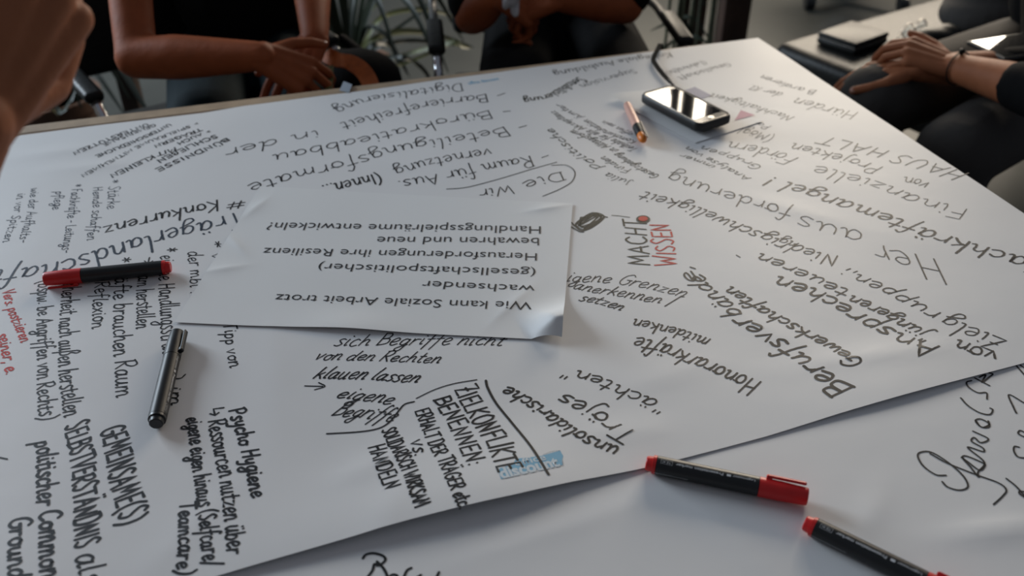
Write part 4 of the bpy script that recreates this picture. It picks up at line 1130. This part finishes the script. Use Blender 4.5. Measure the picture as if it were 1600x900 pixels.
gl = at(1412, 66, zs + .002); g = empty('eyeglasses', (gl.x, gl.y, zs)); tag(g, 'folded eyeglasses standing on the leather bench, rims catching light', 'glasses')
gd = V((.75, .55, 0)).normalized(); gu = V((-.1, .1, 1)).normalized()
for k in (0, 1):
    c = gl + gd * (.016 + .058 * k) + gu * .026 + V((0, 0, .0))
    ring = [c + gd * .025 * math.cos(t) + gu * .020 * math.sin(t) for t in [2 * math.pi * i / 20 for i in range(21)]]
    bm = bmesh.new(); tube(bm, ring, .0018, 8); obj('rim', bm, M['silver'], g, smooth=True)
    bm = bmesh.new(); bm.faces.new([bm.verts.new(p) for p in ring[:-1]]); n_ = gd.cross(gu) * .0012
    r_ = bmesh.ops.extrude_face_region(bm, geom=bm.faces[:])
    for v in [e for e in r_['geom'] if isinstance(e, bmesh.types.BMVert)]: v.co += n_
    obj('lens', bm, M['glass'], g)
bm = bmesh.new(); tube(bm, [gl + gd * .040 + gu * .032, gl + gd * .049 + gu * .032], .0018); obj('bridge', bm, M['silver'], g)
for k in (0, 1):
    p0 = gl + gd * (-.009 + .108 * k) + gu * .032; bm = bmesh.new(); bk = gd.cross(gu).normalized()
    tube(bm, [p0, p0 - bk * .006, p0 - bk * .01 + gd * (.09 - .18 * k) - gu * .004, p0 - bk * .012 + gd * (.115 - .23 * k) - gu * .02], .0016); obj('temple', bm, M['silver'], g)

def lump(name, pts, voxel, m, label, cat):
    bm = bmesh.new()
    for p, ax in pts: ell(bm, p, ax)
    o = join([fuse(bm, voxel, 3)], name, M[m], None); return tag(o, label, cat)
c = at(1462, 56, .49)
lump('pouch', [(c, (V((.06, .01, 0)), V((-.01, .04, 0)), V((0, 0, .024)))), (c + V((.03, .01, .008)), (V((.035, 0, 0)), V((0, .03, 0)), V((0, 0, .02))))], .006, 'leather', 'small black pouch behind the folded hands at right', 'pouch')
c = at(1508, 14, .52) + V((.05, -.01, -.01))
lump('folded_jacket', [(c, (V((.12, .03, 0)), V((-.03, .10, 0)), V((0, 0, .06)))), (c + V((.03, .02, .05)), (V((.09, .03, 0)), V((-.03, .07, 0)), V((0, 0, .045)))), (c + V((-.02, .03, .02)), (V((.08, .0, 0)), V((0, .09, 0)), V((0, 0, .07))))], .009, 'cloth_grey', 'crumpled dark olive jacket at the far end of the leather bench', 'jacket')

pt_ = at(1585, 76, .70); pz = .70
t2 = empty('tablet', (pt_.x, pt_.y, pz)); tag(t2, 'tablet with a bright reflecting screen in the lap at the right edge', 'tablet')
R2 = rz(.35) @ Matrix.Rotation(.0, 3, 'X')
bm = bmesh.new(); box(bm, (pt_.x, pt_.y, pz + .004), (.15, .10, .008), R2, bev=.003); obj('body', bm, M['case'], t2)
bm = bmesh.new(); box(bm, (pt_.x, pt_.y, pz + .0084), (.138, .088, .0008), R2); obj('screen', bm, M['screen'], t2)

# bag with orange strap
bgp = V((-.36, 1.80, .55))
bag = empty('tote_bag', (bgp.x, bgp.y, .5)); tag(bag, 'soft black bag with an orange strap beside the crossed hands at left', 'bag')
bm = bmesh.new(); c = at(560, 128, .62)
ell(bm, c, (V((.085, .03, 0)), V((-.03, .08, 0)), V((0, 0, .065)))); ell(bm, c + V((-.04, .02, .0)), (V((.06, 0, 0)), V((0, .06, 0)), V((0, 0, .06))))
capsule(bm, at(535, 60, .64), .012, at(600, 112, .64), .014)
join([fuse(bm, .008, 3)], 'body', M['cloth_black'], bag)
bm = bmesh.new(); P = [at(508, 84, .70), at(522, 92, .70), at(548, 98, .69), at(568, 112, .68), at(580, 135, .665), at(585, 165, .64)]
Q = catmull(P, 5); strip(bm, Q, .032, [V((-.25, -.55, .8))] * len(Q), th=.003); obj('strap', bm, M['strap_orange'], bag)
bm = bmesh.new(); P = [at(516, 103, .70), at(516, 120, .69), at(514, 140, .68)]; strip(bm, P, .012, V((0, -.8, .5)), th=.002); obj('tag_loop', bm, M['leaf'], bag)

# ------------------------------------------------------------------ posts, plants, castor chair
for i, (px, w, Y, lb) in enumerate(((178, .045, 2.35, 'dark brown wooden post behind the person at left'), (1067, .028, 2.9, 'thin dark post left of the two near the table corner'),
                                    (1089, .04, 2.9, 'dark post beside the broad brown one near the table corner'), (1143, .082, 2.85, 'broad brown wooden post just left of the far table corner'))):
    b = atY(px, 40, Y); bm = bmesh.new()
    box(bm, (b.x, Y, .80), (w, w * 1.1, 1.6), rz(.05), bev=.004)
    o = empty('wooden_post', (b.x, Y, 0)); tag(o, lb, 'post')
    obj('shaft', bm, M['post'], o, smooth=True)
    bm = bmesh.new(); box(bm, (b.x, Y, .01), (w * 1.1, w * 1.2, .02), bev=.003); obj('foot_plate', bm, M['frame'], o)

def leaf_obj(P, w, m, parent, n=6):
    Q = catmull(P, n); N_ = len(Q); W = [w * (math.sin(math.pi * (.12 + .86 * (i / (N_ - 1)))) ** .7) for i in range(N_)]
    bm = bmesh.new(); tilt = V((random.uniform(-.3, .3), -.75, .65))
    # a folded leaf: two blades meeting at a midrib
    L = []
    for i, p in enumerate(Q):
        d = (Q[min(i + 1, N_ - 1)] - Q[max(i - 1, 0)]).normalized(); s = d.cross(tilt).normalized(); u = s.cross(d)
        L.append([bm.verts.new(p + s * W[i] / 2 + u * W[i] * .18), bm.verts.new(p), bm.verts.new(p - s * W[i] / 2 + u * W[i] * .18)])
    for a, b in zip(L, L[1:]):
        for j in (0, 1): bm.faces.new((a[j], a[j + 1], b[j + 1], b[j]))
    return obj('leaf', bm, M[m], parent, smooth=True)

def pot(root, x, y, r, h):
    bm = bmesh.new(); lathe(bm, [(0, r * .7), (h * .85, r * .95), (h * .85, r * 1.05), (h, r * 1.06), (h, r * .95), (h * .9, r * .93)], 24, Matrix.Translation((x, y, .01)) @ Matrix.Rotation(-math.pi / 2, 4, 'Y')); obj('pot', bm, M['terracotta'], root, smooth=True)
    bm = bmesh.new(); bmesh.ops.create_cone(bm, cap_ends=True, segments=24, radius1=r * .9, radius2=r * .9, depth=.02, matrix=Matrix.Translation((x, y, h * .9))); obj('soil', bm, M['soil'], root)

def plant(base, h, label, leaves):
    root = empty('potted_plant', (base[0], base[1], 0)); tag(root, label, 'plant')
    pot(root, base[0], base[1], .13, h)
    for P, w, m in leaves: leaf_obj(P, w, m, root)
    return root
crown = V((-.52, 2.85, .22)); LV = []
def lf(px, Y, w=.02, m='leaf', end=None):
    P = [crown] + [atY(x, y, Y + .04 * i) for i, (x, y) in enumerate(px)]
    LV.append((P, w, m))
lf([(575, 68), (612, 52), (650, 50), (690, 57), (740, 74)], 2.75, .022)
lf([(585, 40), (610, 22), (650, 15), (685, 19), (712, 28)], 2.85, .018)
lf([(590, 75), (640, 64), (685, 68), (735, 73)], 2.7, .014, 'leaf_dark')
lf([(590, 110), (630, 100), (680, 80), (700, 72)], 2.6, .012)
lf([(565, 40), (580, 15), (600, -5), (625, -25)], 2.9, .012)
lf([(560, 60), (545, 30), (540, 5)], 2.9, .018, 'leaf_dark')
lf([(600, 60), (635, 35), (665, 12), (680, -20)], 2.9, .012, 'leaf_dark')
lf([(620, 90), (650, 100), (668, 118), (672, 140)], 2.6, .015, 'leaf_dark')
lf([(570, 100), (600, 90), (625, 95), (640, 120)], 2.6, .018, 'leaf_dark')
lf([(575, 75), (605, 70), (618, 85), (622, 110)], 2.65, .016, 'leaf_dark')
lf([(700, 68), (715, 72), (735, 76)], 2.62, .016)
rp = random.Random(3)
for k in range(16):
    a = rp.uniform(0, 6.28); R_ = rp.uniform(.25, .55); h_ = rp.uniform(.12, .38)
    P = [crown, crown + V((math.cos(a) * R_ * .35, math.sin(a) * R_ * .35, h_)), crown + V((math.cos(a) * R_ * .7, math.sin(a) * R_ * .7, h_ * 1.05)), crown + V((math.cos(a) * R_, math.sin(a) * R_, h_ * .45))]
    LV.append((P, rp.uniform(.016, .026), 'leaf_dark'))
plant(crown, .24, 'potted plant with long arching green leaves between the two seated people', LV)

crown = V((-1.35, 2.55, .25)); LV = []
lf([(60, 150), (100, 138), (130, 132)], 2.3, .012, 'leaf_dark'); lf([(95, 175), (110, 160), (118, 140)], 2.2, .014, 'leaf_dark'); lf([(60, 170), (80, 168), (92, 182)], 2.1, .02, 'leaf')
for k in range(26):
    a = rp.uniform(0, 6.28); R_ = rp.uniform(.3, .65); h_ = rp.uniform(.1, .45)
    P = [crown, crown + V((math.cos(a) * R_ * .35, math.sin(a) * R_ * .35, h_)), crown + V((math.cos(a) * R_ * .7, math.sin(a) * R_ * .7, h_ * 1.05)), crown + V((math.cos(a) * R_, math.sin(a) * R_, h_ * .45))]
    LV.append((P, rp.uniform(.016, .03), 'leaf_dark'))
plant(crown, .26, 'dark leafy potted plant behind the raised hand at far left', LV)

# tall thin-stemmed plant near the posts
tb = V((.50, 2.62, 0)); root = empty('tall_plant', tb); tag(root, 'thin green plant stems left of the dark posts, behind the bright armrest', 'plant')
pot(root, tb.x, tb.y, .14, .22)
for k in range(9):
    x0 = tb.x - .06 + .018 * k + rp.uniform(-.008, .008); y0 = tb.y + rp.uniform(-.05, .05)
    bm = bmesh.new(); Q = catmull([V((x0, y0, .2)), V((x0 + rp.uniform(-.015, .015), y0, .5)), V((x0 + rp.uniform(-.03, .03), y0, .9)), V((x0 + rp.uniform(-.06, .06), y0, 1.3))], 4)
    tube(bm, Q, [.0055 * (1 - .5 * i / len(Q)) for i in range(len(Q))], 7); stm = obj('stem', bm, M['stem'], root, smooth=True)
    for j in range(5):
        z_ = rp.uniform(.35, 1.25); a = rp.uniform(0, 6.28); p = V((x0, y0, z_))
        leaf_obj([p, p + V((math.cos(a) * .05, math.sin(a) * .05, .05)), p + V((math.cos(a) * .13, math.sin(a) * .13, .02))], .012, 'leaf_dark', stm, 3)

cx_, cy_ = at(1345, -60, .0).x, at(1345, -60, .0).y
cc_ = empty('office_chair', (cx_, cy_, 0)); tag(cc_, 'swivel chair on castors, standing far back on the grey floor', 'chair')
a1, a2 = at(1265, 4, .03), at(1427, 12, .03)
ctr = (a1 + a2) / 2 + V((0, .24, 0)); r0 = math.hypot(a1.x - ctr.x, a1.y - ctr.y); th0 = math.atan2(a1.y - ctr.y, a1.x - ctr.x)
bm = bmesh.new(); tube(bm, [(ctr.x, ctr.y, .09), (ctr.x, ctr.y, .42)], .03); obj('column', bm, M['chrome'], cc_, smooth=True)
th1 = math.atan2(a2.y - ctr.y, a2.x - ctr.x)
for k in range(5):
    t = th0 + (th1 - th0) * k if k < 2 else th1 + (2 * math.pi - (th1 - th0)) / 4 * (k - 1)
    e_ = V((ctr.x + math.cos(t) * r0, ctr.y + math.sin(t) * r0, .075))
    bm = bmesh.new(); tube(bm, [V((ctr.x, ctr.y, .11)), e_], [.026, .014]); sp = obj('base_arm', bm, M['black_plastic'], cc_, smooth=True)
    bm = bmesh.new(); tube(bm, [e_ + V((-.02, 0, -.043)), e_ + V((.02, 0, -.043))], .031, 18); obj('castor', bm, M['black_plastic'], sp, smooth=True)
bm = bmesh.new(); box(bm, (ctr.x, ctr.y, .46), (.48, .48, .08), bev=.03, seg=3); obj('seat', bm, M['cloth_black'], cc_, smooth=True)
bm = bmesh.new(); box(bm, (ctr.x, ctr.y + .25, .85), (.44, .06, .5), bev=.025, seg=3); obj('backrest', bm, M['cloth_black'], cc_, smooth=True)
bm = bmesh.new(); box(bm, (ctr.x, ctr.y + .27, .56), (.06, .02, .3), bev=.005); obj('back_bar', bm, M['black_plastic'], cc_)
